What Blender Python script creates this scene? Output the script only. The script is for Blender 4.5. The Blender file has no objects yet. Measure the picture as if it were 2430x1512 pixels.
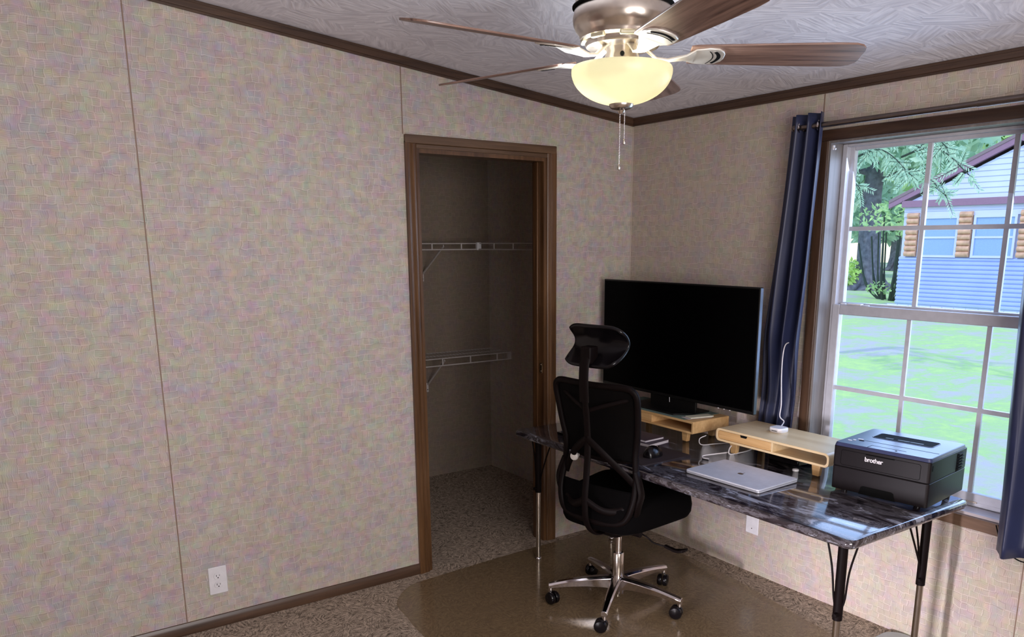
import bpy, bmesh, math, random
from mathutils import Vector, Matrix
random.seed(7)
sc = bpy.context.scene
PI = math.pi
def R(d): return math.radians(d)

# ------------------------------------------------------------------ camera
YAW, PIT, ROL = 0.9527, -0.2228, -0.0014
Fv = Vector((math.cos(PIT)*math.cos(YAW), math.cos(PIT)*math.sin(YAW), math.sin(PIT)))
Rv = Vector((math.sin(YAW), -math.cos(YAW), 0.0)); Uv = Rv.cross(Fv)
Rr = Rv*math.cos(ROL)+Uv*math.sin(ROL); Ur = Uv*math.cos(ROL)-Rv*math.sin(ROL)
cam_d = bpy.data.cameras.new('camera'); cam = bpy.data.objects.new('camera', cam_d)
sc.collection.objects.link(cam)
cam.matrix_world = Matrix(((Rr.x, Ur.x, -Fv.x, -3.0952), (Rr.y, Ur.y, -Fv.y, -3.437), (Rr.z, Ur.z, -Fv.z, 1.6449), (0, 0, 0, 1)))
cam_d.sensor_fit = 'HORIZONTAL'; cam_d.sensor_width = 36
cam_d.lens = 1892.34/2430*36
cam_d.shift_x = -57.7/2430; cam_d.shift_y = 247.5/2430
cam_d.clip_start = 0.02; cam_d.clip_end = 400
sc.camera = cam

# ------------------------------------------------------------------ light
sc.view_settings.view_transform = 'Standard'; sc.view_settings.look = 'None'
sc.view_settings.exposure = 0.0; sc.view_settings.gamma = 1.0; sc.view_settings.use_curve_mapping = False
sc.cycles.use_denoising = True
sc.cycles.max_bounces = 8; sc.cycles.transparent_max_bounces = 16
sc.cycles.sample_clamp_indirect = 6
world = bpy.data.worlds.new('sky'); sc.world = world; world.use_nodes = True
wn = world.node_tree; wn.nodes.clear()
sky = wn.nodes.new('ShaderNodeTexSky'); sky.sky_type = 'NISHITA'; sky.sun_disc = False
sky.sun_elevation = R(48); sky.sun_rotation = R(200); sky.air_density = 1.2; sky.dust_density = 0.6
wbg = wn.nodes.new('ShaderNodeBackground'); wbg.inputs['Strength'].default_value = 0.42
wout = wn.nodes.new('ShaderNodeOutputWorld')
wn.links.new(sky.outputs[0], wbg.inputs['Color']); wn.links.new(wbg.outputs[0], wout.inputs['Surface'])

def lamp(name, kind, loc, energy, color, rot=None, **kw):
    d = bpy.data.lights.new(name, kind); d.energy = energy; d.color = color
    for k, v in kw.items(): setattr(d, k, v)
    o = bpy.data.objects.new(name, d); sc.collection.objects.link(o); o.location = loc
    if rot is not None: o.rotation_euler = rot
    return o
def aim(o, target):
    o.rotation_euler = (Vector(target)-o.location).to_track_quat('-Z', 'Y').to_euler()
sun = lamp('sun', 'SUN', (-6, 6, 12), 1.5, (1.0, 0.96, 0.86), angle=R(1.0)); aim(sun, (6, -2, -2))
# area lamps for unseen sources behind the camera and low opposite the desk
wl = lamp('rear_fill_light', 'AREA', (-2.3, -4.45, 1.55), 92, (1.0, 0.95, 0.95), shape='RECTANGLE', size=1.7, size_y=1.3); aim(wl, (-2.0, 0, 1.45))
dl = lamp('low_unseen_light', 'AREA', (-4.1, -2.25, 0.45), 7.5, (0.95, 0.90, 1.0), shape='RECTANGLE', size=0.14, size_y=0.3, spread=R(34)); aim(dl, (0, -1.55, 0.12))
# area lamp added outside the glass to boost the window's daylight
sl = lamp('window_daylight_boost', 'AREA', (0.30, -1.74, 1.45), 20, (0.50, 0.66, 1.0), shape='RECTANGLE', size=0.95, size_y=1.2); aim(sl, (-1.6, -1.6, 0.6))

# ------------------------------------------------------------------ materials
def newmat(name):
    m = bpy.data.materials.new(name); m.use_nodes = True
    nt = m.node_tree; b = nt.nodes['Principled BSDF']
    return m, nt, b
def N(nt, t, **kw):
    n = nt.nodes.new(t)
    for k, v in kw.items(): setattr(n, k, v)
    return n
def math_(nt, op, a, b=None, c=None):
    n = N(nt, 'ShaderNodeMath', operation=op)
    for i, v in enumerate((a, b, c)):
        if v is None: continue
        if isinstance(v, (int, float)): n.inputs[i].default_value = v
        else: nt.links.new(v, n.inputs[i])
    return n.outputs[0]
def mixc(nt, f, a, b, mode='MIX'):
    n = N(nt, 'ShaderNodeMix', data_type='RGBA', blend_type=mode)
    for i, v in ((0, f), (6, a), (7, b)):
        if isinstance(v, (int, float)): n.inputs[i].default_value = v
        elif isinstance(v, tuple): n.inputs[i].default_value = (*v, 1)
        else: nt.links.new(v, n.inputs[i])
    return n.outputs[2]
def ramp(nt, fac, stops):
    n = N(nt, 'ShaderNodeValToRGB')
    while len(n.color_ramp.elements) < len(stops): n.color_ramp.elements.new(0.5)
    for e, (p, c) in zip(n.color_ramp.elements, stops): e.position = p; e.color = (*c, 1)
    nt.links.new(fac, n.inputs[0]); return n.outputs[0]
def noise(nt, vec, scale, detail=3, rough=0.5, dist=0.0):
    n = N(nt, 'ShaderNodeTexNoise'); n.inputs['Scale'].default_value = scale
    n.inputs['Detail'].default_value = detail; n.inputs['Roughness'].default_value = rough
    n.inputs['Distortion'].default_value = dist
    if vec is not None: nt.links.new(vec, n.inputs['Vector'])
    return n
def mapping(nt, vec, scale=(1, 1, 1), rot=(0, 0, 0)):
    n = N(nt, 'ShaderNodeMapping'); n.inputs['Scale'].default_value = scale; n.inputs['Rotation'].default_value = rot
    nt.links.new(vec, n.inputs['Vector']); return n.outputs[0]
def ocoord(nt): return N(nt, 'ShaderNodeTexCoord').outputs['Object']
def bump(nt, b, h, strength, dist=0.002):
    n = N(nt, 'ShaderNodeBump'); n.inputs['Strength'].default_value = strength; n.inputs['Distance'].default_value = dist
    nt.links.new(h, n.inputs['Height']); nt.links.new(n.outputs[0], b.inputs['Normal'])
def plain(name, col, rough=0.5, metal=0.0, coat=0.0, spec=0.5, var=0.06, vs=30, bmp=0.0, sheen=0.0):
    m, nt, b = newmat(name)
    c = ocoord(nt); n = noise(nt, c, vs, 3)
    lo = tuple(x*(1-var) for x in col); hi = tuple(min(1, x*(1+var)) for x in col)
    nt.links.new(ramp(nt, n.outputs[0], [(0.3, lo), (0.7, hi)]), b.inputs['Base Color'])
    b.inputs['Roughness'].default_value = rough; b.inputs['Metallic'].default_value = metal
    b.inputs['Coat Weight'].default_value = coat; b.inputs['Specular IOR Level'].default_value = spec
    if sheen: b.inputs['Sheen Weight'].default_value = sheen
    if bmp: bump(nt, b, noise(nt, c, vs*8, 4).outputs[0], bmp, 0.001)
    return m
def wood(name, dark, light, axis=0, rough=0.45, freq=22, coat=0.0, mid=None):
    m, nt, b = newmat(name); s = [freq]*3; s[axis] = freq*0.06
    v = mapping(nt, ocoord(nt), tuple(s)); n1 = noise(nt, v, 1.0, 5, 0.6, 0.6)
    v2 = mapping(nt, ocoord(nt), tuple(x*5 for x in s)); n2 = noise(nt, v2, 1.0, 2)
    f = math_(nt, 'ADD', math_(nt, 'MULTIPLY', n1.outputs[0], 0.75), math_(nt, 'MULTIPLY', n2.outputs[0], 0.25))
    md = mid or tuple((a+c)/2 for a, c in zip(dark, light))
    nt.links.new(ramp(nt, f, [(0.33, dark), (0.5, md), (0.66, light)]), b.inputs['Base Color'])
    b.inputs['Roughness'].default_value = rough; b.inputs['Coat Weight'].default_value = coat
    bump(nt, b, f, 0.15, 0.001)
    return m

def wallpaper(name, tint=(1, 1, 1), colour=1.0, dark=1.0, cell=0.027):
    m, nt, b = newmat(name)
    sx = N(nt, 'ShaderNodeSeparateXYZ'); oc = ocoord(nt); nt.links.new(oc, sx.inputs[0])
    u = math_(nt, 'ADD', sx.outputs[0], sx.outputs[1]); v = sx.outputs[2]
    cb = N(nt, 'ShaderNodeCombineXYZ'); nt.links.new(u, cb.inputs[0]); nt.links.new(v, cb.inputs[1])
    P0 = cb.outputs[0]
    # wobble so the pressed weave is not ruler-straight
    wob = noise(nt, P0, 14, 2)
    vm = N(nt, 'ShaderNodeVectorMath', operation='SUBTRACT'); nt.links.new(wob.outputs['Color'], vm.inputs[0]); vm.inputs[1].default_value = (.5, .5, .5)
    vs = N(nt, 'ShaderNodeVectorMath', operation='SCALE'); nt.links.new(vm.outputs[0], vs.inputs[0]); vs.inputs['Scale'].default_value = 0.030
    va = N(nt, 'ShaderNodeVectorMath', operation='ADD'); nt.links.new(P0, va.inputs[0]); nt.links.new(vs.outputs[0], va.inputs[1])
    s2 = N(nt, 'ShaderNodeSeparateXYZ'); nt.links.new(va.outputs[0], s2.inputs[0])
    X, Y = s2.outputs[0], s2.outputs[1]
    # running offset per row so that the blocks interlock
    row = math_(nt, 'FLOOR', math_(nt, 'DIVIDE', Y, cell))
    wr = N(nt, 'ShaderNodeTexWhiteNoise', noise_dimensions='1D'); nt.links.new(row, wr.inputs['W'])
    X2 = math_(nt, 'ADD', math_(nt, 'DIVIDE', X, cell), wr.outputs['Value'])
    colx = math_(nt, 'FLOOR', X2)
    cc = N(nt, 'ShaderNodeCombineXYZ'); nt.links.new(colx, cc.inputs[0]); nt.links.new(row, cc.inputs[1])
    w = N(nt, 'ShaderNodeTexWhiteNoise', noise_dimensions='2D'); nt.links.new(cc.outputs[0], w.inputs['Vector'])
    d = math_(nt, 'GREATER_THAN', w.outputs['Value'], 0.5)
    fx = math_(nt, 'FRACT', X2); fy = math_(nt, 'FRACT', math_(nt, 'DIVIDE', Y, cell))
    nl = 4.5
    lx = math_(nt, 'PINGPONG', math_(nt, 'MULTIPLY', fx, nl), 0.5); ly = math_(nt, 'PINGPONG', math_(nt, 'MULTIPLY', fy, nl), 0.5)
    mx = N(nt, 'ShaderNodeMix', data_type='FLOAT'); nt.links.new(d, mx.inputs[0]); nt.links.new(lx, mx.inputs[2]); nt.links.new(ly, mx.inputs[3])
    line = math_(nt, 'SMOOTH_MIN', math_(nt, 'MULTIPLY', mx.outputs[0], 2.0), 0.75, 0.2)
    # block edge
    ex = math_(nt, 'MINIMUM', fx, math_(nt, 'SUBTRACT', 1.0, fx)); ey = math_(nt, 'MINIMUM', fy, math_(nt, 'SUBTRACT', 1.0, fy))
    wsep = N(nt, 'ShaderNodeSeparateColor'); nt.links.new(w.outputs['Color'], wsep.inputs[0])
    e1 = math_(nt, 'MULTIPLY', math_(nt, 'LESS_THAN', fx, 0.10), math_(nt, 'GREATER_THAN', wsep.outputs[0], 0.55))
    e2 = math_(nt, 'MULTIPLY', math_(nt, 'LESS_THAN', fy, 0.10), math_(nt, 'GREATER_THAN', wsep.outputs[1], 0.50))
    edge = math_(nt, 'MAXIMUM', e1, e2)
    d1 = math_(nt, 'MULTIPLY', math_(nt, 'GREATER_THAN', fx, 0.91), math_(nt, 'GREATER_THAN', wsep.outputs[2], 0.6))
    d2 = math_(nt, 'MULTIPLY', math_(nt, 'GREATER_THAN', fy, 0.91), math_(nt, 'LESS_THAN', wsep.outputs[2], 0.4))
    dedge = math_(nt, 'MAXIMUM', d1, d2)
    brk = noise(nt, P0, 55, 4, 0.7)
    amt = N(nt, 'ShaderNodeMapRange'); nt.links.new(brk.outputs[0], amt.inputs[0]); amt.inputs[1].default_value = 0.35; amt.inputs[2].default_value = 0.65
    h = math_(nt, 'ADD', math_(nt, 'MULTIPLY', math_(nt, 'SUBTRACT', line, 0.42), amt.outputs[0]), 0.42)
    hf = math_(nt, 'SUBTRACT', h, math_(nt, 'MULTIPLY', dedge, 0.45))
    big = noise(nt, P0, 9, 4, 0.62, 0.4)
    hue = ramp(nt, big.outputs[0], [(0.34, (0.35, 0.34, 0.42)), (0.43, (0.45, 0.355, 0.40)), (0.50, (0.485, 0.395, 0.335)), (0.57, (0.46, 0.42, 0.31)), (0.66, (0.37, 0.39, 0.33))])
    pn = noise(nt, va.outputs[0], 24, 2, 0.5)
    wc = N(nt, 'ShaderNodeHueSaturation'); nt.links.new(pn.outputs['Color'], wc.inputs['Color']); wc.inputs['Saturation'].default_value = 0.7; wc.inputs['Value'].default_value = 0.82
    c1 = mixc(nt, min(1, 0.9*colour), (0.45, 0.385, 0.335), hue)
    c2 = mixc(nt, 0.44*colour, c1, wc.outputs[0])
    c2 = mixc(nt, math_(nt, 'MULTIPLY', wsep.outputs[1], 0.26), c2, (0.27, 0.23, 0.225))
    c3 = mixc(nt, math_(nt, 'MULTIPLY', math_(nt, 'SUBTRACT', 0.74, hf), 0.52), c2, (0.15, 0.11, 0.10))  # shade in the pressed lines put into the colour
    c4 = mixc(nt, math_(nt, 'MULTIPLY', edge, 0.30), c3, (0.66, 0.61, 0.60))  # emboss highlights put into the colour as light edges
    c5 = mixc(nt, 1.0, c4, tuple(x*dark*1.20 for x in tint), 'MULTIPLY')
    nt.links.new(c5, b.inputs['Base Color'])
    b.inputs['Roughness'].default_value = 0.62; b.inputs['Specular IOR Level'].default_value = 0.3
    bump(nt, b, h, 0.5, 0.0012)
    return m

def strokes(name, base, hi, scale=8, strength=0.6, rough=0.85, freq=(90, 9, 1), speck=0.0, dist=0.004, contrast=1.0):
    """short brushed strokes whose direction changes from patch to patch"""
    m, nt, b = newmat(name); oc = ocoord(nt)
    warp = noise(nt, oc, scale*0.7, 2)
    vo = N(nt, 'ShaderNodeTexVoronoi'); vo.inputs['Scale'].default_value = scale
    mv = N(nt, 'ShaderNodeMix', data_type='VECTOR'); mv.inputs[0].default_value = 0.12
    nt.links.new(oc, mv.inputs[4]); nt.links.new(warp.outputs['Color'], mv.inputs[5]); nt.links.new(mv.outputs[1], vo.inputs['Vector'])
    sp = N(nt, 'ShaderNodeSeparateColor'); nt.links.new(vo.outputs['Color'], sp.inputs[0])
    vr = N(nt, 'ShaderNodeVectorRotate', rotation_type='Z_AXIS'); nt.links.new(oc, vr.inputs['Vector'])
    nt.links.new(math_(nt, 'MULTIPLY', sp.outputs[0], 6.283), vr.inputs['Angle'])
    mp = mapping(nt, vr.outputs[0], freq)
    n1 = noise(nt, mp, 1.0, 2, 0.5)
    n2 = noise(nt, oc, 380, 2, 0.6)
    f = math_(nt, 'ADD', math_(nt, 'MULTIPLY', n1.outputs[0], 1-speck), math_(nt, 'MULTIPLY', n2.outputs[0], speck))
    a, z = 0.5-0.16/contrast, 0.5+0.16/contrast
    nt.links.new(ramp(nt, f, [(max(0, a), base), (min(1, z), hi)]), b.inputs['Base Color'])
    b.inputs['Roughness'].default_value = rough; b.inputs['Specular IOR Level'].default_value = 0.2
    bump(nt, b, f, strength, dist)
    return m

M_wall = wallpaper('wallpaper_weave', tint=(0.99, 0.955, 0.905))
M_wallr = wallpaper('wallpaper_weave_warm_lit', tint=(0.99, 0.95, 0.88), colour=0.6)  # same paper, warm lamp light put into its tint
M_wallc = wallpaper('wallpaper_closet_shaded', tint=(0.98, 0.88, 0.74), colour=0.4, dark=0.50)  # same paper, closet shade put into a darker, browner tint
M_seam = plain('panel_seam_strip', (0.23, 0.15, 0.11), 0.6)
M_seaml = plain('pale_seam_strip', (0.50, 0.42, 0.36), 0.6)
M_ceil = strokes('stomped_ceiling', (0.66, 0.64, 0.69), (0.86, 0.84, 0.89), 9, 0.8, 0.8, (85, 9, 1), 0.0, 0.004)
M_carpet = strokes('brown_carpet', (0.040, 0.025, 0.017), (0.74, 0.59, 0.46), 22, 1.0, 0.95, (120, 26, 20), 0.62, 0.008, 1.9)
M_trim = wood('dark_wood_trim', (0.030, 0.014, 0.008), (0.10, 0.052, 0.028), 0, 0.35)
M_trimy = wood('dark_wood_trim_y', (0.028, 0.013, 0.008), (0.085, 0.044, 0.025), 1, 0.35)
M_trimz = wood('brown_wood_casing', (0.050, 0.021, 0.008), (0.155, 0.075, 0.030), 2, 0.3)
M_casd = wood('dark_window_casing', (0.030, 0.014, 0.008), (0.095, 0.050, 0.027), 2, 0.35)
M_jamb = wood('greyed_wood_jamb', (0.13, 0.115, 0.11), (0.24, 0.215, 0.21), 2, 0.45)
M_vinyl = plain('white_vinyl', (0.50, 0.50, 0.55), 0.35)
M_white = plain('white_plastic', (0.72, 0.70, 0.72), 0.35)
M_wire = plain('white_coated_wire', (0.55, 0.50, 0.48), 0.4)
M_dark = plain('slot_black', (0.004, 0.004, 0.004), 0.85, spec=0.08)
M_black = plain('black_plastic', (0.004, 0.003, 0.004), 0.22, spec=0.3)
M_satin = plain('satin_black', (0.0050, 0.0028, 0.0028), 0.5, spec=0.09)
M_fabric = plain('black_seat_fabric', (0.0022, 0.0018, 0.002), 0.9, spec=0.05, bmp=0.4)
M_screen = plain('tv_screen_black', (0.0008, 0.0008, 0.001), 0.25, spec=0.03)
M_bezel = plain('tv_bezel_black', (0.004, 0.004, 0.004), 0.35, spec=0.3)
M_bezels = plain('tv_edge_silver', (0.10, 0.11, 0.14), 0.35, 0.8)
M_chrome = plain('chrome', (0.72, 0.68, 0.70), 0.08, 1.0)
M_steel = plain('polished_steel_leg', (0.50, 0.45, 0.40), 0.2, 1.0)
M_nickel = plain('brushed_nickel', (0.60, 0.53, 0.46), 0.27, 1.0, vs=60, bmp=0.05)
M_arm = plain('satin_nickel_arm', (0.74, 0.70, 0.64), 0.42, 0.55)
M_blade = wood('walnut_fan_blade', (0.065, 0.033, 0.026), (0.36, 0.225, 0.175), 0, 0.33, 26)
M_bladet = plain('blade_edge', (0.03, 0.012, 0.012), 0.5)
M_bamboo = wood('bamboo', (0.50, 0.27, 0.10), (0.76, 0.50, 0.24), 1, 0.38, 16)
M_bamboop = wood('bamboo_pale', (0.62, 0.43, 0.22), (0.80, 0.62, 0.38), 1, 0.35, 12)
M_green = plain('green_felt', (0.13, 0.19, 0.17), 0.9)
M_print = plain('printer_charcoal', (0.0075, 0.005, 0.006), 0.45, spec=0.28, bmp=0.15, vs=60)
M_printt = plain('printer_lid_blue_lit', (0.036, 0.044, 0.105), 0.33, bmp=0.1, vs=60)  # blue light on the top put into the lid colour
M_silver = plain('laptop_aluminium', (0.62, 0.63, 0.70), 0.38, 0.35)
M_logo = plain('dark_logo', (0.02, 0.02, 0.04), 0.15, 0.6)
M_curt = plain('navy_curtain', (0.016, 0.021, 0.060), 0.42, spec=0.5, sheen=0.05, vs=8, var=0.12)
M_curtl = plain('curtain_lining', (0.16, 0.14, 0.16), 0.7, vs=8)
M_cord = plain('white_cord', (0.78, 0.74, 0.76), 0.4)
M_pages = plain('book_pages', (0.55, 0.50, 0.52), 0.8)
M_cover = plain('dark_book_cover', (0.05, 0.035, 0.05), 0.5)
M_rod = plain('dark_bronze_rod', (0.17, 0.135, 0.12), 0.2, 0.9)
M_brass = plain('brass_plate', (0.45, 0.33, 0.2), 0.3, 1.0)
M_pad = plain('dark_mouse_pad', (0.022, 0.012, 0.014), 0.6)

# glass
def glassmat(name, tint=(0.93, 0.96, 1.0), gloss=0.07):
    m = bpy.data.materials.new(name); m.use_nodes = True; nt = m.node_tree; nt.nodes.clear()
    o = N(nt, 'ShaderNodeOutputMaterial'); t = N(nt, 'ShaderNodeBsdfTransparent'); t.inputs[0].default_value = (*tint, 1)
    g = N(nt, 'ShaderNodeBsdfGlossy'); g.inputs['Roughness'].default_value = 0.02
    lw = N(nt, 'ShaderNodeFresnel'); lw.inputs[0].default_value = 1.35
    mx = N(nt, 'ShaderNodeMixShader'); nt.links.new(math_(nt, 'MULTIPLY', lw.outputs[0], gloss/0.07*0.6), mx.inputs[0])
    nt.links.new(t.outputs[0], mx.inputs[1]); nt.links.new(g.outputs[0], mx.inputs[2]); nt.links.new(mx.outputs[0], o.inputs[0])
    return m
M_glass = glassmat('window_glass')
# clear plastic chair mat: tinted see-through with a broad sheen
def matmat():
    m = bpy.data.materials.new('clear_vinyl_mat'); m.use_nodes = True; nt = m.node_tree; nt.nodes.clear()
    o = N(nt, 'ShaderNodeOutputMaterial'); t = N(nt, 'ShaderNodeBsdfTransparent'); t.inputs[0].default_value = (0.95, 0.90, 0.79, 1)
    p = N(nt, 'ShaderNodeBsdfPrincipled'); p.inputs['Base Color'].default_value = (0.27, 0.20, 0.125, 1)
    p.inputs['Roughness'].default_value = 0.20; p.inputs['Specular IOR Level'].default_value = 1.0; p.inputs['Coat Weight'].default_value = 1.0; p.inputs['Coat Roughness'].default_value = 0.12
    oc = ocoord(nt); n = noise(nt, oc, 30, 3); b = N(nt, 'ShaderNodeBump'); b.inputs['Strength'].default_value = 0.12; b.inputs['Distance'].default_value = 0.004
    nt.links.new(n.outputs[0], b.inputs['Height']); nt.links.new(b.outputs[0], p.inputs['Normal'])
    mx = N(nt, 'ShaderNodeMixShader'); mx.inputs[0].default_value = 0.36
    nt.links.new(t.outputs[0], mx.inputs[1]); nt.links.new(p.outputs[0], mx.inputs[2]); nt.links.new(mx.outputs[0], o.inputs[0])
    return m
M_mat = matmat()
# woven mesh of the chair back: mostly opaque black threads
def meshmat():
    m = bpy.data.materials.new('black_mesh_fabric'); m.use_nodes = True; nt = m.node_tree; b = nt.nodes['Principled BSDF']
    b.inputs['Base Color'].default_value = (0.0025, 0.002, 0.002, 1); b.inputs['Roughness'].default_value = 0.8; b.inputs['Specular IOR Level'].default_value = 0.08
    w1 = N(nt, 'ShaderNodeTexWave', wave_type='BANDS', bands_direction='Y'); w1.inputs['Scale'].default_value = 120
    w2 = N(nt, 'ShaderNodeTexWave', wave_type='BANDS', bands_direction='Z'); w2.inputs['Scale'].default_value = 120
    oc = ocoord(nt); nt.links.new(oc, w1.inputs[0]); nt.links.new(oc, w2.inputs[0])
    a = math_(nt, 'MAXIMUM', w1.outputs[1], w2.outputs[1])
    nt.links.new(math_(nt, 'ADD', math_(nt, 'MULTIPLY', a, 0.12), 0.86), b.inputs['Alpha'])
    return m
M_mesh = meshmat()
# frosted bowl, lit from inside by the bulbs
def bowlmat():
    m = bpy.data.materials.new('frosted_bowl_glass'); m.use_nodes = True; nt = m.node_tree; nt.nodes.clear()
    o = N(nt, 'ShaderNodeOutputMaterial'); t = N(nt, 'ShaderNodeBsdfTranslucent'); t.inputs[0].default_value = (0.22, 0.205, 0.15, 1)
    g = N(nt, 'ShaderNodeBsdfPrincipled'); g.inputs['Base Color'].default_value = (0.55, 0.52, 0.38, 1); g.inputs['Roughness'].default_value = 0.25
    mx = N(nt, 'ShaderNodeMixShader'); mx.inputs[0].default_value = 0.35
    nt.links.new(t.outputs[0], mx.inputs[1]); nt.links.new(g.outputs[0], mx.inputs[2])
    e = N(nt, 'ShaderNodeEmission'); e.inputs[0].default_value = (1.0, 0.90, 0.55, 1); e.inputs[1].default_value = 0.40
    ad = N(nt, 'ShaderNodeAddShader'); nt.links.new(mx.outputs[0], ad.inputs[0]); nt.links.new(e.outputs[0], ad.inputs[1])
    nt.links.new(ad.outputs[0], o.inputs[0]); return m
M_bowl = bowlmat()
# glossy laminate with a smoky weathered-plank print
def desktop():
    m, nt, b = newmat('glossy_weathered_plank_laminate'); oc = ocoord(nt)
    v = mapping(nt, oc, (11, 4.0, 11)); n1 = noise(nt, v, 1.0, 6, 0.62, 1.6)
    v2 = mapping(nt, oc, (30, 5, 30)); n2 = noise(nt, v2, 1.0, 4, 0.6, 0.8)
    f = math_(nt, 'ADD', math_(nt, 'MULTIPLY', n1.outputs[0], 0.7), math_(nt, 'MULTIPLY', n2.outputs[0], 0.3))
    c = ramp(nt, f, [(0.40, (0.008, 0.006, 0.010)), (0.46, (0.030, 0.022, 0.026)), (0.50, (0.11, 0.10, 0.115)), (0.54, (0.035, 0.027, 0.025)), (0.60, (0.30, 0.30, 0.35))])
    s = N(nt, 'ShaderNodeSeparateXYZ'); nt.links.new(oc, s.inputs[0])
    fr = math_(nt, 'FRACT', math_(nt, 'DIVIDE', math_(nt, 'ADD', s.outputs[0], 2.0), 0.122))
    ln = math_(nt, 'LESS_THAN', math_(nt, 'ABSOLUTE', math_(nt, 'SUBTRACT', fr, 0.5)), 0.016)
    c2 = mixc(nt, math_(nt, 'MULTIPLY', ln, 0.8), c, (0.006, 0.005, 0.006))
    nt.links.new(c2, b.inputs['Base Color']); b.inputs['Roughness'].default_value = 0.11
    b.inputs['Specular IOR Level'].default_value = 0.7; b.inputs['Coat Weight'].default_value = 0.5; b.inputs['Coat Roughness'].default_value = 0.05
    return m
M_desk = desktop()

# outdoor materials
def grassmat():
    m, nt, b = newmat('lawn_grass'); oc = ocoord(nt)
    n1 = noise(nt, oc, 0.45, 4, 0.6); n2 = noise(nt, oc, 9, 4, 0.7); n3 = noise(nt, oc, 2.2, 4, 0.6, 0.8)
    f = math_(nt, 'ADD', math_(nt, 'MULTIPLY', n1.outputs[0], 0.45), math_(nt, 'ADD', math_(nt, 'MULTIPLY', n2.outputs[0], 0.2), math_(nt, 'MULTIPLY', n3.outputs[0], 0.35)))
    nt.links.new(ramp(nt, f, [(0.40, (0.52, 0.49, 0.52)), (0.47, (0.50, 0.54, 0.42)), (0.53, (0.42, 0.62, 0.26)), (0.62, (0.52, 0.74, 0.24))]), b.inputs['Base Color'])
    b.inputs['Roughness'].default_value = 0.9; bump(nt, b, n2.outputs[0], 0.5, 0.05); return m
M_grass = grassmat()
M_siding = plain('pale_blue_siding', (0.40, 0.48, 0.86), 0.6, vs=1)
M_sidingl = plain('pale_lap_siding', (0.54, 0.58, 0.84), 0.6, vs=1)
M_maroon = plain('maroon_fascia', (0.26, 0.14, 0.24), 0.5)
M_log = plain('orange_log', (0.58, 0.34, 0.24), 0.6, vs=6, var=0.2)
M_shingle = plain('roof_shingle', (0.22, 0.16, 0.2), 0.9)
M_pane = plain('shed_pane', (0.24, 0.38, 0.74), 0.2)
M_bark = plain('tree_bark', (0.13, 0.13, 0.17), 0.95, vs=5, var=0.35)
M_bark2 = plain('sapling_bark', (0.03, 0.05, 0.04), 0.95)
def leafmat(name, a, c, tr=0.35):
    m, nt, b = newmat(name); gi = N(nt, 'ShaderNodeNewGeometry')
    nt.links.new(ramp(nt, gi.outputs['Random Per Island'], [(0, a), (1, c)]), b.inputs['Base Color'])
    b.inputs['Roughness'].default_value = 0.6
    t = N(nt, 'ShaderNodeBsdfTranslucent'); t.inputs[0].default_value = (*c, 1)
    mx = N(nt, 'ShaderNodeMixShader'); mx.inputs[0].default_value = tr; o = nt.nodes['Material Output']
    nt.links.new(b.outputs[0], mx.inputs[1]); nt.links.new(t.outputs[0], mx.inputs[2]); nt.links.new(mx.outputs[0], o.inputs[0])
    return m
M_leaf = leafmat('leaf_green', (0.24, 0.46, 0.24), (0.60, 0.80, 0.36))
M_leafb = leafmat('leaf_bluegreen', (0.24, 0.44, 0.36), (0.62, 0.80, 0.62))
M_leafy = leafmat('leaf_yellowgreen', (0.40, 0.62, 0.12), (0.65, 0.85, 0.3))

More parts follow.
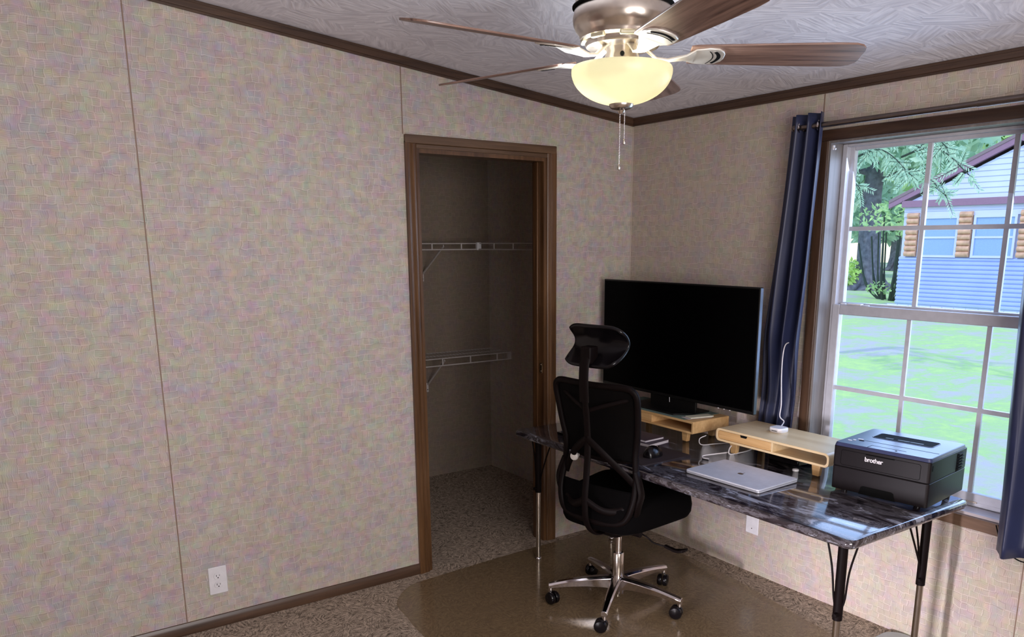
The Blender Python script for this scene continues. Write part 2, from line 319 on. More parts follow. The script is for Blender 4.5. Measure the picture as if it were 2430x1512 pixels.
# ------------------------------------------------------------------ geometry helpers
class G:
    def __init__(s): s.bm = bmesh.new()
    def box(s, x0, x1, y0, y1, z0, z1, mat=None):
        vs = [Vector((x, y, z)) for x in (x0, x1) for y in (y0, y1) for z in (z0, z1)]
        if mat is not None: vs = [mat @ v for v in vs]
        v = [s.bm.verts.new(p) for p in vs]
        for f in ((0, 1, 3, 2), (4, 6, 7, 5), (0, 4, 5, 1), (2, 3, 7, 6), (0, 2, 6, 4), (1, 5, 7, 3)):
            s.bm.faces.new([v[i] for i in f])
        return s
    def rings(s, rings, cap=True, closed=False):
        rv = [[s.bm.verts.new(p) for p in r] for r in rings]; n = len(rv[0]); m = len(rv)
        for i in range(m if closed else m-1):
            a, b = rv[i], rv[(i+1) % m]
            for k in range(n): s.bm.faces.new((a[k], a[(k+1) % n], b[(k+1) % n], b[k]))
        if cap and not closed:
            s.bm.faces.new(list(reversed(rv[0]))); s.bm.faces.new(rv[-1])
        return s
    def tube(s, pts, r, seg=10, closed=False, flat=None, up=None):
        """r: radius or list; flat: (a,b) multipliers of the section along side and up"""
        pts = [Vector(p) for p in pts]; n = len(pts); rings = []; prev = None
        for i, p in enumerate(pts):
            if closed: d = pts[(i+1) % n]-pts[i-1]
            else: d = pts[min(i+1, n-1)]-pts[max(i-1, 0)]
            d.normalize()
            if prev is None:
                u = Vector(up) if up else (Vector((0, 0, 1)) if abs(d.z) < .9 else Vector((1, 0, 0)))
            else: u = prev if not up else Vector(up)
            u = (u-d*u.dot(d)).normalized(); prev = u; w = d.cross(u)
            rr = r[i] if isinstance(r, (list, tuple)) else r
            fa, fb = flat or (1, 1)
            rings.append([p+w*math.cos(2*PI*k/seg)*rr*fa+u*math.sin(2*PI*k/seg)*rr*fb for k in range(seg)])
        return s.rings(rings, True, closed)
    def cyl(s, p0, p1, r0, r1=None, seg=16): return s.tube([p0, p1], [r0, r0 if r1 is None else r1], seg)
    def lathe(s, prof, c=(0, 0, 0), seg=40, cap=True, axis='z'):
        c = Vector(c); rings = []
        for r, z in prof:
            ring = []
            for k in range(seg):
                a = 2*PI*k/seg; q = Vector((r*math.cos(a), r*math.sin(a), z))
                if axis == 'x': q = Vector((q.z, q.x, q.y))
                if axis == 'y': q = Vector((q.x, q.z, q.y))
                ring.append(c+q)
            rings.append(ring)
        return s.rings(rings, cap)
    def prism(s, outline, h0, h1, f):
        """outline (a,b) pairs extruded from h0 to h1; f maps (a,b,h) to a point"""
        return s.rings([[Vector(f(a, b, h0)) for a, b in outline], [Vector(f(a, b, h1)) for a, b in outline]])
    def sphere(s, c, r, seg=16, sc_=(1, 1, 1)):
        prof = []
        m = Matrix.Translation(Vector(c)) @ Matrix.Diagonal((*[r*q for q in sc_], 1))
        bmesh.ops.create_uvsphere(s.bm, u_segments=seg, v_segments=max(6, seg//2), radius=1, matrix=m); return s
    def quad(s, *p):
        s.bm.faces.new([s.bm.verts.new(Vector(q)) for q in p]); return s
    def build(s, name, mat, parent=None, bevel=0, seg=2, smooth=35, world=True, solid=0, sub=0):
        if parent is not None and world:
            off = parent.matrix_world.inverted() if False else Matrix.Translation(-wloc(parent))
            bmesh.ops.transform(s.bm, matrix=off, verts=s.bm.verts)
        bmesh.ops.recalc_face_normals(s.bm, faces=s.bm.faces)
        me = bpy.data.meshes.new(name); s.bm.to_mesh(me); s.bm.free()
        me.materials.append(mat)
        me.shade_smooth()
        if smooth < 180: me.set_sharp_from_angle(angle=R(smooth))
        o = bpy.data.objects.new(name, me); sc.collection.objects.link(o)
        if parent is not None: o.parent = parent
        if solid:
            m = o.modifiers.new('thickness', 'SOLIDIFY'); m.thickness = solid; m.offset = 0
        if bevel:
            m = o.modifiers.new('bevel', 'BEVEL'); m.width = bevel; m.segments = seg; m.limit_method = 'ANGLE'; m.angle_limit = R(40)
            m.harden_normals = False
        if sub:
            m = o.modifiers.new('sub', 'SUBSURF'); m.levels = sub; m.render_levels = sub
        return o
def wloc(o):
    v = Vector(o.location)
    while o.parent: o = o.parent; v += Vector(o.location)
    return v
def tag(o, label=None, cat=None, group=None, kind=None):
    if label: o['label'] = label
    if cat: o['category'] = cat
    if group: o['group'] = group
    if kind: o['kind'] = kind
    return o
def empty(name, loc, label=None, cat=None, rz=0, group=None, kind=None):
    o = bpy.data.objects.new(name, None); o.location = loc; o.rotation_euler = (0, 0, rz); o.empty_display_size = 0.1
    sc.collection.objects.link(o); return tag(o, label, cat, group, kind)
def struct(name, g, m, **kw):
    o = g.build(name, m, **kw); o['kind'] = 'structure'; return o
def rrect(w, h, r, n=6, cx=0, cy=0):
    pts = []
    for (sx, sy, a0) in ((1, 1, 0), (-1, 1, 90), (-1, -1, 180), (1, -1, 270)):
        for k in range(n+1):
            a = R(a0+90*k/n); pts.append((cx+sx*(w/2-r)+r*math.cos(a), cy+sy*(h/2-r)+r*math.sin(a)))
    return pts
def lerp(a, b, t): return a+(b-a)*t
def smooth_path(pts, n=6, closed=False):
    """Catmull-Rom through the points"""
    P = [Vector(p) for p in pts]; out = []; m = len(P)
    rng = range(m) if closed else range(m-1)
    for i in rng:
        p0 = P[i-1] if (closed or i > 0) else P[0]; p1 = P[i]; p2 = P[(i+1) % m]; p3 = P[(i+2) % m] if (closed or i+2 < m) else P[-1]
        for k in range(n):
            t = k/n
            out.append(0.5*((2*p1)+(-p0+p2)*t+(2*p0-5*p1+4*p2-p3)*t*t+(-p0+3*p1-3*p2+p3)*t**3))
    if not closed: out.append(P[-1])
    return out

# ------------------------------------------------------------------ room shell
H = 2.30; SL = 0.1068
def cz(x): return H-SL*x
XL, YB = -4.3, -4.7                    # far ends of the room behind the camera
OX0, OX1, OZ = -1.327, -0.585, 2.063  # closet opening
WY0, WY1, WZ0, WZ1 = -2.335, -1.245, 0.60, 2.063  # window opening (y range, z range)
def wall_poly(g, pts, h0, h1, ax):
    f = (lambda a, b, h: (a, h, b)) if ax == 'y' else (lambda a, b, h: (h, a, b))
    g.prism(pts, h0, h1, f)
g = G()
wall_poly(g, [(XL, 0), (OX0, 0), (OX0, cz(OX0)), (XL, cz(XL))], 0, 0.1, 'y')
wall_poly(g, [(OX0, OZ), (OX1, OZ), (OX1, cz(OX1)), (OX0, cz(OX0))], 0, 0.1, 'y')
wall_poly(g, [(OX1, 0), (0, 0), (0, H), (OX1, cz(OX1))], 0, 0.1, 'y')
struct('wall_left', g, M_wall)
g = G()
g.box(0, 0.15, YB, WY0, 0, H); g.box(0, 0.15, WY1, 1.6, 0, H)
g.box(0, 0.15, WY0, WY1, 0, WZ0); g.box(0, 0.15, WY0, WY1, WZ1, H)
struct('wall_right', g, M_wallr)
g = G(); wall_poly(g, [(XL, 0), (0.15, 0), (0.15, H), (XL, cz(XL))], YB-0.1, YB, 'y'); struct('wall_back', g, M_wall)
g = G(); g.box(XL-0.1, XL, YB-0.1, 1.6, 0, cz(XL)); struct('wall_west', g, M_wall)
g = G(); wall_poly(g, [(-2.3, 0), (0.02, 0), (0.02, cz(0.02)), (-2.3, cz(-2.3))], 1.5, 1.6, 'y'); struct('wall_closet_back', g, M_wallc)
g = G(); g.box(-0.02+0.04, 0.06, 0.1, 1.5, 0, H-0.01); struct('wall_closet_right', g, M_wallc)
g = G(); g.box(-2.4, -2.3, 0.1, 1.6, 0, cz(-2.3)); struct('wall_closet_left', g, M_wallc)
g = G(); g.prism([(XL-0.1, cz(XL-0.1)), (0.15, cz(0.15)), (0.15, cz(0.15)+0.1), (XL-0.1, cz(XL-0.1)+0.1)], YB-0.1, 1.6, lambda a, b, h: (a, h, b))
struct('ceiling', g, M_ceil)
g = G(); g.box(XL-0.1, 0.15, YB-0.1, 1.6, -0.12, 0); struct('floor', g, M_carpet)

# crown trim along the ceiling
def trim_board(name, x0, x1, mat):
    pass
g = G()
th = 0.012
g.prism([(0, 0), (0, 0), ], 0, 0, lambda a, b, h: (a, b, h)) if False else None
for a, b in ((XL, 0),):
    pts = [(a, cz(a)-0.044), (b, cz(b)-0.044), (b, cz(b)), (a, cz(a))]
    g.prism(pts, -th, 0, lambda x, z, h: (x, h, z))
    pts2 = [(a, cz(a)-0.036), (b, cz(b)-0.036), (b, cz(b)-0.012), (a, cz(a)-0.012)]
    g.prism(pts2, -th-0.006, -th, lambda x, z, h: (x, h, z))
struct('trim_1', g, M_trim, bevel=0.002)
g = G(); g.box(-th, 0, YB, 0, H-0.042, H); g.box(-th-0.006, -th, YB, 0, H-0.034, H-0.012); struct('trim_2', g, M_trimy, bevel=0.002)
# baseboard on the closet wall, left of the closet only
g = G()
prof = [(0, 0), (-0.011, 0), (-0.011, 0.034), (-0.007, 0.044), (-0.004, 0.052), (0, 0.054)]
g.prism(prof, XL, OX0-0.057, lambda a, b, h: (h, a, b)); struct('baseboard_left', g, M_trim)
# thin batten strips over the panel seams
def seam(name, ax, pos, z0, z1, m=M_seam, w=0.0045):
    g = G()
    if ax == 'x': g.box(pos-w/2, pos+w/2, -0.0015, 0.0, z0, z1)
    elif ax == 'y': g.box(-0.0015, 0.0, pos-w/2, pos+w/2, z0, z1)
    struct(name, g, m)
seam('trim_3', 'x', -2.492, 0.05, cz(-2.492)-0.044)
seam('trim_4', 'x', -1.388, 2.122, cz(-1.388)-0.044)
seam('trim_5', 'y', -1.206, WZ1+0.05, H-0.042)
seam('trim_6', 'y', -2.222, 0.0, WZ0-0.06, M_seaml if False else M_seam, 0.004)
g = G(); g.box(-0.004, 0, -0.004, 0, 0, H-0.04); struct('trim_7', g, M_seaml)
g = G(); g.box(0.014, 0.02, 1.494, 1.5, 0, H); struct('trim_8', g, M_seaml)

# closet doorway: casing, jamb, stop, strike plate
dw = empty('door_1', (-0.956, 0, 0), kind='structure')
def profile_casing(g, x0, x1, z0, z1):
    """one vertical casing board with a stepped profile"""
    s = 1 if x1 > x0 else -1
    w = abs(x1-x0)
    pr = [(0, 0), (0, -0.009), (0.006, -0.012), (0.3*w, -0.012), (0.36*w, -0.009), (0.44*w, -0.013), (0.86*w, -0.016), (w, -0.015), (w, 0)]
    g.prism([(x0+s*a, b) for a, b in pr], z0, z1, lambda a, b, h: (a, b, h))
g = G(); profile_casing(g, OX0, OX0-0.057, 0, OZ+0.028); g.build('casing_side', M_trimz, dw)
g = G(); profile_casing(g, OX1, OX1+0.054, 0, OZ+0.028); g.build('casing_side', M_trimz, dw)
g = G(); g.box(OX0-0.057, OX1+0.054, -0.016, 0, OZ+0.02, OZ+0.058); g.box(OX0-0.0, OX1+0.0, -0.011, 0, OZ, OZ+0.02); g.build('casing_head', wood('brown_wood_head', (0.055, 0.028, 0.014), (0.16, 0.09, 0.045), 0, 0.35), dw, bevel=0.003)
for nm, a, b in (('jamb', OX0, OX0+0.018), ('jamb', OX1-0.018, OX1)):
    g = G(); g.box(a, b, 0.0, 0.1, 0, OZ); g.build(nm, M_trimz, dw)
g = G(); g.box(OX0+0.018, OX1-0.018, 0.0, 0.1, OZ-0.018, OZ); g.build('head_jamb', M_trimz, dw)
g = G(); g.box(OX0+0.018, OX0+0.028, 0.045, 0.08, 0, OZ-0.018); g.build('door_stop', M_trimz, dw, bevel=0.002)
g = G(); g.box(OX1-0.028, OX1-0.018, 0.045, 0.08, 0, OZ-0.018); g.build('door_stop', M_trimz, dw, bevel=0.002)
g = G(); g.box(OX1-0.0195, OX1-0.018, 0.012, 0.036, 0.955, 1.01); pl = g.build('strike_plate', M_brass, dw, bevel=0.001)
for zz in (0.965, 1.0):
    g = G(); g.cyl((OX1-0.0196, 0.024, zz), (OX1-0.022, 0.024, zz), 0.004); g.build('screw', M_chrome, pl)

# window ---------------------------------------------------------------
win = empty('window_1', (0, -1.79, WZ0), kind='structure')
g = G()                                            # interior wood casing on the wall
c = 0.046
g.box(-0.013, 0, WY0-c, WY1+c, WZ1, WZ1+c); g.build('casing_head', M_trimy, win, bevel=0.003)
for y in (WY1, WY0-c):
    g = G(); g.box(-0.013, 0, y, y+c, WZ0-0.03, WZ1); g.build('casing_side', M_casd, win, bevel=0.003)
g = G(); g.box(-0.016, 0, WY0-c, WY1+c, WZ0-0.048, WZ0+0.0); g.build('apron', wood('sill_apron', (0.075, 0.040, 0.024), (0.18, 0.105, 0.066), 1, 0.4), win, bevel=0.003)
g = G(); g.box(0.0, 0.085, WY0, WY1, WZ0-0.004, WZ0+0.012); g.build('sill', wood('pale_sill', (0.34, 0.29, 0.30), (0.5, 0.44, 0.45), 1, 0.35), win, bevel=0.002)
for y0, y1 in ((WY1-0.009, WY1+0.0), (WY0, WY0+0.009)):
    g = G(); g.box(0, 0.085, y0, y1, WZ0+0.012, WZ1-0.009); g.build('jamb_liner', M_jamb, win)
g = G(); g.box(0, 0.085, WY0, WY1, WZ1-0.009, WZ1); g.build('head_liner', M_jamb, win)
def frame(g, x0, x1, ya, yb, za, zb, t, tb=None, tt=None):
    tb = tb or t; tt = tt or t
    g.box(x0, x1, ya, ya+t, za, zb); g.box(x0, x1, yb-t, yb, za, zb)
    g.box(x0, x1, ya+t, yb-t, za, za+tb); g.box(x0, x1, ya+t, yb-t, zb-tt, zb)
fy0, fy1, fz0, fz1 = WY0+0.009, WY1-0.009, WZ0+0.012, WZ1-0.009
g = G(); frame(g, 0.085, 0.15, fy0, fy1, fz0, fz1, 0.022, 0.03, 0.012); g.build('window_frame', M_vinyl, win, bevel=0.002)
# upper sash (outer track)
us = G(); frame(us, 0.112, 0.138, fy0+0.02, fy1-0.02, 1.345, fz1-0.008, 0.022, 0.036, 0.018); uso = us.build('upper_sash', M_vinyl, win, bevel=0.003)
ls = G(); frame(ls, 0.082, 0.108, fy0+0.012, fy1-0.012, fz0+0.018, 1.372, 0.036, 0.036, 0.044); lso = ls.build('lower_sash', M_vinyl, win, bevel=0.003)
uy0, uy1 = fy0+0.042, fy1-0.042; ly0, ly1 = fy0+0.048, fy1-0.048
g = G()
for k in (1, 2):
    y = lerp(uy1, uy0, k/3)
    g.box(0.118, 0.130, y-0.009, y+0.009, 1.38, fz1-0.026)
g.box(0.1175, 0.1305, uy0, uy1, 1.70-0.009, 1.70+0.009); g.build('muntin_grid', M_vinyl, uso)
g = G()
for k in (1, 2):
    y = lerp(ly1, ly0, k/3)
    g.box(0.090, 0.100, y-0.009, y+0.009, fz0+0.054, 1.33)
g.box(0.0895, 0.1005, ly0, ly1, 0.998-0.009, 0.998+0.009); g.build('muntin_grid', M_vinyl, lso)
g = G(); g.box(0.131, 0.134, uy0-0.005, uy1+0.005, 1.376, fz1-0.022); g.build('glass_pane', M_glass, uso)
g = G(); g.box(0.101, 0.104, ly0-0.005, ly1+0.005, fz0+0.05, 1.332); g.build('glass_pane', M_glass, lso)
for y in (fy1-0.10, fy1-0.88):                     # tilt latches on the meeting rail
    g = G(); g.box(0.084, 0.106, y-0.05, y+0.02, 1.372, 1.379); g.box(0.088, 0.100, y-0.085, y-0.05, 1.372, 1.376); g.box(0.09, 0.104, y+0.03, y+0.055, 1.372, 1.378); g.build('tilt_latch', M_white, lso, bevel=0.002)
g = G(); g.box(0.078, 0.082, -1.99, -1.95, 0.628, 0.634); g.build('sash_lift', M_seaml, lso)
g = G(); g.box(0.01, 0.022, WY1-0.014, WY1-0.009, 2.028, 2.046); g.cyl((0.016, WY1-0.014, 2.034), (0.016, WY1-0.022, 2.03), 0.004); g.build('blind_clip', M_white, win)
# storm side brick mould outdoors
g = G(); frame(g, 0.15, 0.17, WY0-0.04, WY1+0.04, WZ0-0.04, WZ1+0.04, 0.05); g.build('exterior_trim', M_vinyl, win)

# ------------------------------------------------------------------ outlets
def outlet(name, x, z, label):
    o = empty(name, (x, 0, z-0.057), label, 'outlet')
    g = G(); g.prism(rrect(0.076, 0.124, 0.004, 3), 0, -0.0055, lambda a, b, h: (x+a, h, z+b)); pl = g.build('cover_plate', M_white, o, bevel=0.0025)
    for dz in (0.020, -0.020):
        g = G(); pts = [(0.0165*math.cos(t)*1.05, max(-0.0125, min(0.0125, 0.0165*math.sin(t)))) for t in [2*PI*k/28 for k in range(28)]]
        g.prism(pts, -0.0055, -0.0085, lambda a, b, h: (x+a, h, z+dz+b)); r = g.build('receptacle', M_white, o, bevel=0.0008)
        g = G(); y = -0.0086
        g.box(x-0.0075, x-0.0055, y-0.0005, y+0.0006, z+dz-0.001, z+dz+0.0075); g.box(x+0.0055, x+0.0072, y-0.0005, y+0.0006, z+dz, z+dz+0.0065)
        g.cyl((x, y+0.0006, z+dz-0.0065), (x, y-0.0005, z+dz-0.0065), 0.0026, seg=10); g.build('slot', M_dark, r)
    return o
outlet('wall_outlet', -2.352, 0.214, 'white duplex wall outlet low on the patterned wall left of the closet')
wp = empty('wall_plate', (0, -0.966, 0.20), 'blank white wall plate under the desk on the window wall', 'wall plate')
g = G(); g.prism(rrect(0.078, 0.122, 0.004, 3), 0, -0.006, lambda a, b, h: (h, -0.966+a, 0.268+b)); g.build('cover_plate', M_white, wp, bevel=0.0025)
for zz in (0.30, 0.236):
    g = G(); g.cyl((-0.006, -0.966, zz), (-0.0075, -0.966, zz), 0.003, seg=10); g.build('screw', M_chrome, wp)

# ------------------------------------------------------------------ closet wire shelves
def wire_shelf(z, ydepth, x0, x1, label, lip, endcap):
    o = empty('wire_shelf', (x0, 1.5, z), label, 'shelf', group=None)
    r = 0.003
    g = G(); g.tube([(x0, ydepth, z), (x1, ydepth, z)], 0.0035, 8); g.tube([(x0, ydepth-0.006, z-lip), (x1, ydepth-0.006, z-lip)], 0.0042, 8)
    x = x1-0.13
    fr = g.build('front_rail', M_wire, o)
    while x > -1.4:
        g = G(); g.box(x-0.004, x+0.004, ydepth-0.006, ydepth-0.001, z-lip, z); x -= 0.215; g.build('rail_spacer', M_wire, fr)
    g = G(); n = int((x1-x0)/0.0254)
    for k in range(n):
        xx = x1-0.012-k*0.0254; g.tube([(xx, ydepth, z+0.002), (xx, 1.496, z+0.002)], 0.0014, 5)
    g.tube([(x0, 1.495, z), (x1, 1.495, z)], 0.003, 6); g.tube([(x0, (1.5+ydepth)/2, z-0.002), (x1, (1.5+ydepth)/2, z-0.002)], 0.003, 6)
    g.build('wire_deck', M_wire, o)
    return o
s1 = wire_shelf(1.637, 1.18, -2.25, -0.282, 'upper white wire closet shelf along the back wall', 0.038, False)
s2 = wire_shelf(0.889, 1.225, -2.25, 0.012, 'lower white wire closet shelf with wall end bracket', 0.046, True)
def diag(o, x, z, y0, zf, lip):
    g = G(); g.tube([(x, y0+0.01, z-lip*0.5), (x+0.0, 1.485, zf+0.02)], 0.009, 8, flat=(0.35, 1)); g.box(x-0.009, x+0.009, 1.493, 1.4995, zf-0.035, zf+0.03)
    b = g.build('support_bracket', M_wire, o)
    g = G(); g.cyl((x, 1.493, zf-0.018), (x, 1.490, zf-0.018), 0.0035, seg=8); g.build('screw', M_dark, b)
diag(s1, -0.535, 1.637, 1.18, 1.42, 0.03); diag(s2, -0.525, 0.889, 1.225, 0.655, 0.03)
diag(s1, -1.55, 1.637, 1.18, 1.42, 0.03)
g = G(); g.box(0.008, 0.0195, 1.205, 1.245, 0.83, 0.91); g.box(-0.03, 0.009, 1.218, 1.234, 0.845, 0.888); g.build('end_bracket', M_wire, s2, bevel=0.002)
# right arm of the upper shelf, along the side wall
s3 = empty('wire_shelf', (0.02, 0.12, 1.637), 'short wire shelf arm on the closet side wall, joined at the corner', 'shelf')
g = G(); g.tube([(-0.282, 0.14, 1.64), (-0.282, 1.17, 1.637)], 0.0035, 8); g.tube([(-0.288, 0.14, 1.602), (-0.288, 1.17, 1.599)], 0.0042, 8); fr = g.build('front_rail', M_wire, s3)
for y in (0.30, 0.52, 0.76, 0.98):
    g = G(); g.box(-0.288, -0.283, y-0.004, y+0.004, 1.60, 1.638); g.build('rail_spacer', M_wire, fr)
g = G()
for k in range(40):
    y = 0.15+k*0.0254; g.tube([(-0.282, y, 1.640), (0.016, y, 1.640)], 0.0014, 5)
g.build('wire_deck', M_wire, s3)
g = G(); g.tube([(-0.27, 0.52, 1.62), (0.012, 0.56, 1.40)], 0.009, 8, flat=(0.35, 1)); g.box(0.013, 0.0195, 0.55, 0.57, 1.36, 1.42); g.build('support_bracket', M_wire, s3)
g = G(); g.box(-0.30, -0.268, 1.160, 1.184, 1.594, 1.644); g.build('corner_connector', M_white, s3, bevel=0.003)

# ------------------------------------------------------------------ ceiling fan
FX, FY = -1.52, -1.635
fan = empty('ceiling_fan', (FX, FY, cz(FX)), 'brushed nickel ceiling fan with five dark wood blades and lit glass bowl', 'ceiling fan')
zc = cz(FX)
g = G(); g.lathe([(0.128, 2.272), (0.131, 2.275), (0.131, 2.40), (0.124, 2.44), (0.124, zc+0.004)], (FX, FY, 0), 48); g.build('canopy', M_nickel, fan)
g = G(); g.lathe([(0.048, 2.168), (0.100, 2.170), (0.104, 2.176), (0.106, 2.184), (0.117, 2.190), (0.119, 2.196), (0.121, 2.203), (0.129, 2.212), (0.136, 2.226), (0.138, 2.243), (0.134, 2.262), (0.130, 2.270), (0.127, 2.272)], (FX, FY, 0), 64); mh = g.build('motor_housing', M_nickel, fan, smooth=30)
g = G(); g.lathe([(0.1395, 2.2705), (0.1395, 2.2735)], (FX, FY, 0), 64); g.build('housing_seam', M_dark, mh)
M_vent = plain('vent_pale', (0.62, 0.58, 0.42), 0.4, 0.7)
for k in range(8):
    a = 2*PI*k/8+0.2; m = Matrix.Translation((FX, FY, 2.1865)) @ Matrix.Rotation(a, 4, 'Z')
    g = G(); g.box(0.101, 0.1135, -0.022, 0.022, -0.0075, 0.0065, m); g.build('vent', M_vent, mh, bevel=0.003)
g = G(); g.lathe([(0.040, 2.128), (0.052, 2.130), (0.050, 2.140), (0.044, 2.156), (0.046, 2.170)], (FX, FY, 0), 40); nk = g.build('switch_housing', M_nickel, fan)
cam_a = math.atan2(-3.437-FY, -3.0952-FX)
g = G(); q = Vector((math.cos(cam_a), math.sin(cam_a), 0)); p = Vector((FX, FY, 2.145)); g.cyl(p+q*0.044, p+q*0.052, 0.006, seg=14); g.build('reverse_switch', M_dark, nk)
# glass bowl + fitter
g = G(); out = [(0.1405*math.cos(t), 2.107-0.088*math.sin(t)) for t in [PI/2*k/16*0.985 for k in range(17)]]
out = [(0.1375, 2.118), (0.1400, 2.113)]+out[0:]
inn = [(max(0.002, r-0.005), z+0.0045 if i > 6 else z) for i, (r, z) in enumerate(out)]
g.lathe(list(reversed(inn))+out, (FX, FY, 0), 64, cap=False); g.build('glass_bowl', M_bowl, fan, smooth=60)
g = G(); g.lathe([(0.030, 2.118), (0.066, 2.119), (0.068, 2.123), (0.052, 2.131), (0.046, 2.134)], (FX, FY, 0), 48); g.build('fitter_plate', M_nickel, fan)
g = G(); g.lathe([(0.004, 1.996), (0.008, 1.999), (0.011, 2.005), (0.026, 2.009), (0.031, 2.013), (0.034, 2.019), (0.034, 2.026), (0.030, 2.029), (0.012, 2.030)], (FX, FY, 0), 32); g.build('finial', M_nickel, fan)
for k, (dx, dy, zt, zb) in enumerate(((-0.004, 0.0, 1.998, 1.857), (0.008, -0.006, 2.004, 1.926))):
    g = G(); z = zt; p = (FX+dx, FY+dy)
    while z > zb+0.006: g.sphere((p[0], p[1], z), 0.0019, 8); z -= 0.0042
    g.cyl((p[0], p[1], zt), (p[0], p[1], zb), 0.0006, seg=5)
    ch = g.build('pull_chain', M_chrome, fan)
    g = G(); g.lathe([(0.001, zb-0.012), (0.0032, zb-0.010), (0.0042, zb-0.004), (0.003, zb+0.002), (0.001, zb+0.004)], (p[0], p[1], 0), 12); g.build('chain_knob', M_nickel, ch)
# blades: built once along +x, copied
def blade_mesh():
    g = G(); rows = []
    st = [(0.185, 0.048), (0.20, 0.053), (0.26, 0.056), (0.36, 0.060), (0.48, 0.065), (0.58, 0.068), (0.625, 0.066), (0.645, 0.058), (0.656, 0.044), (0.661, 0.024)]
    t = 0.0055; pit = R(-13)
    for r, w in st:
        ring = []
        for (a, h) in ((-1, -1), (1, -1), (1, 1), (-1, 1)):
            y = a*w; z = h*t/2; ring.append(Vector((r, y*math.cos(pit)-z*math.sin(pit), y*math.sin(pit)+z*math.cos(pit)-0.004*(r/.66))))
        rows.append(ring)
    g.rings(rows); return g
def arm_mesh():
    g = G(); pit = R(-13)
    pts = [(0.052, 0, 0.022), (0.070, 0, 0.008), (0.095, 0, -0.012), (0.125, 0, -0.016), (0.150, 0, -0.012), (0.175, 0, -0.009)]
    wid = [0.014, 0.012, 0.011, 0.014, 0.022, 0.030]
    rows = []
    for (x, y, z), w in zip(pts, wid):
        rows.append([Vector((x, -w, z-0.003)), Vector((x, w, z-0.003)), Vector((x, w*0.8, z+0.004)), Vector((x, -w*0.8, z+0.004))])
    for x, w in ((0.20, 0.040), (0.235, 0.046), (0.262, 0.042), (0.276, 0.028), (0.282, 0.012)):
        ring = []
        for a, h in ((-1, -0.0085), (1, -0.0085), (1, -0.003), (-1, -0.003)):
            y = a*w; ring.append(Vector((x, y*math.cos(pit)-h*math.sin(pit), y*math.sin(pit)+h)))
        rows.append(ring)
    g.rings(rows); return g
def louvre_mesh():
    g = G(); pit = R(-13)
    for x0, r_, w_ in ((0.266, 0.0042, 0.032), (0.250, 0.0012, 0.036)):
        pts = [Vector((x0-0.014*(y/w_)**2, y*math.cos(pit), y*math.sin(pit)-0.0095)) for y in [(-w_+2*w_*k/10) for k in range(11)]]
        g.tube(pts, r_, 8, flat=(1.3, 0.3), up=(0, 0, 1))
    return g
PH = 0.6236
first = None
for k in range(5):
    a = PH+k*2*PI/5
    if k == 0:
        b0 = blade_mesh().build('blade', M_blade, fan, bevel=0.0015, world=False)
        a0 = arm_mesh().build('blade_arm', M_arm, b0, bevel=0.002, world=False)
        l0 = louvre_mesh().build('arm_groove', M_dark, a0, world=False, smooth=60)
        b = b0
    else:
        b = b0.copy(); sc.collection.objects.link(b); b.parent = fan
        c2 = a0.copy(); sc.collection.objects.link(c2); c2.parent = b
        c3 = l0.copy(); sc.collection.objects.link(c3); c3.parent = c2
    b.location = (0, 0, 2.152-zc); b.rotation_euler = (0, 0, a)
# bulbs inside the bowl
bl = lamp('bulb_light', 'POINT', (FX-0.068, FY+0.048, 2.092), 26, (0.86, 0.93, 1.0), shadow_soft_size=0.025)
bl2 = lamp('bulb_light', 'POINT', (FX+0.06, FY-0.045, 2.09), 2.2, (1.0, 0.88, 0.66), shadow_soft_size=0.025)
for p in ((FX-0.068, FY+0.048), (FX+0.06, FY-0.045)):
    g = G(); g.cyl((p[0], p[1], 2.128), (p[0], p[1], 2.112), 0.012); g.build('bulb_socket', M_white, fan)

# ------------------------------------------------------------------ curtains
def curtain(root_loc, label, edge, z0, z1, folds, amp, xoff, hemfn=None, phase=0.0, name='curtain', squeeze=False):
    o = empty(name, root_loc, label, 'curtain')
    g = G(); ns, nt_ = 90, 40; grid = []
    for j in range(nt_+1):
        t = j/nt_; row = []
        yl, yr = edge(t)
        for i in range(ns+1):
            s = i/ns
            zt = lerp(z1, z0-(hemfn(s) if hemfn else 0), t)
            w = phase+2*PI*folds*s
            aa = amp*(0.75+0.35*t)*(1.0-0.25*math.sin(3.1*s+1))
            x = xoff+aa*math.sin(w)+0.006*math.sin(2.3*w+5*t)*t+0.008*math.sin(9*t+4*s)*t
            if squeeze:
                q = min(1, max(0, (1.25-zt)/0.35)); q = q*q*(3-2*q); x = lerp(x, -0.043+(x-xoff)*0.55, q)
            y = lerp(yl, yr, s)+0.35*aa*math.cos(w)*(0.4+0.3*t)
            row.append(g.bm.verts.new((x, y, zt)))
        grid.append(row)
    for j in range(nt_):
        for i in range(ns): g.bm.faces.new((grid[j][i], grid[j][i+1], grid[j+1][i+1], grid[j+1][i]))
    p = g.build('curtain_panel', M_curt, o, smooth=180, solid=0.003)
    return o
RX, RZ = -0.083, 2.120
def edL(t): return (lerp(-1.105, -0.965, t**1.15), lerp(-1.262, -1.165, min(1, 1.0*t**1.3)))
cl = curtain((RX, -1.15, 0.55), 'narrow navy curtain gathered left of the window', edL, 0.55, 2.172, 2.5, 0.034, RX, None, 0.6, squeeze=True)
def edR(t): return (lerp(-2.10, -2.145, t), lerp(-2.38, -2.43, t))
cr = curtain((RX, -2.25, 0.52), 'navy curtain at the right edge of the window, hem above the floor', edR, 0.525, 2.172, 2.2, 0.036, RX-0.005, lambda s: 0.022*s+0.01*math.sin(9*s), 2.6)
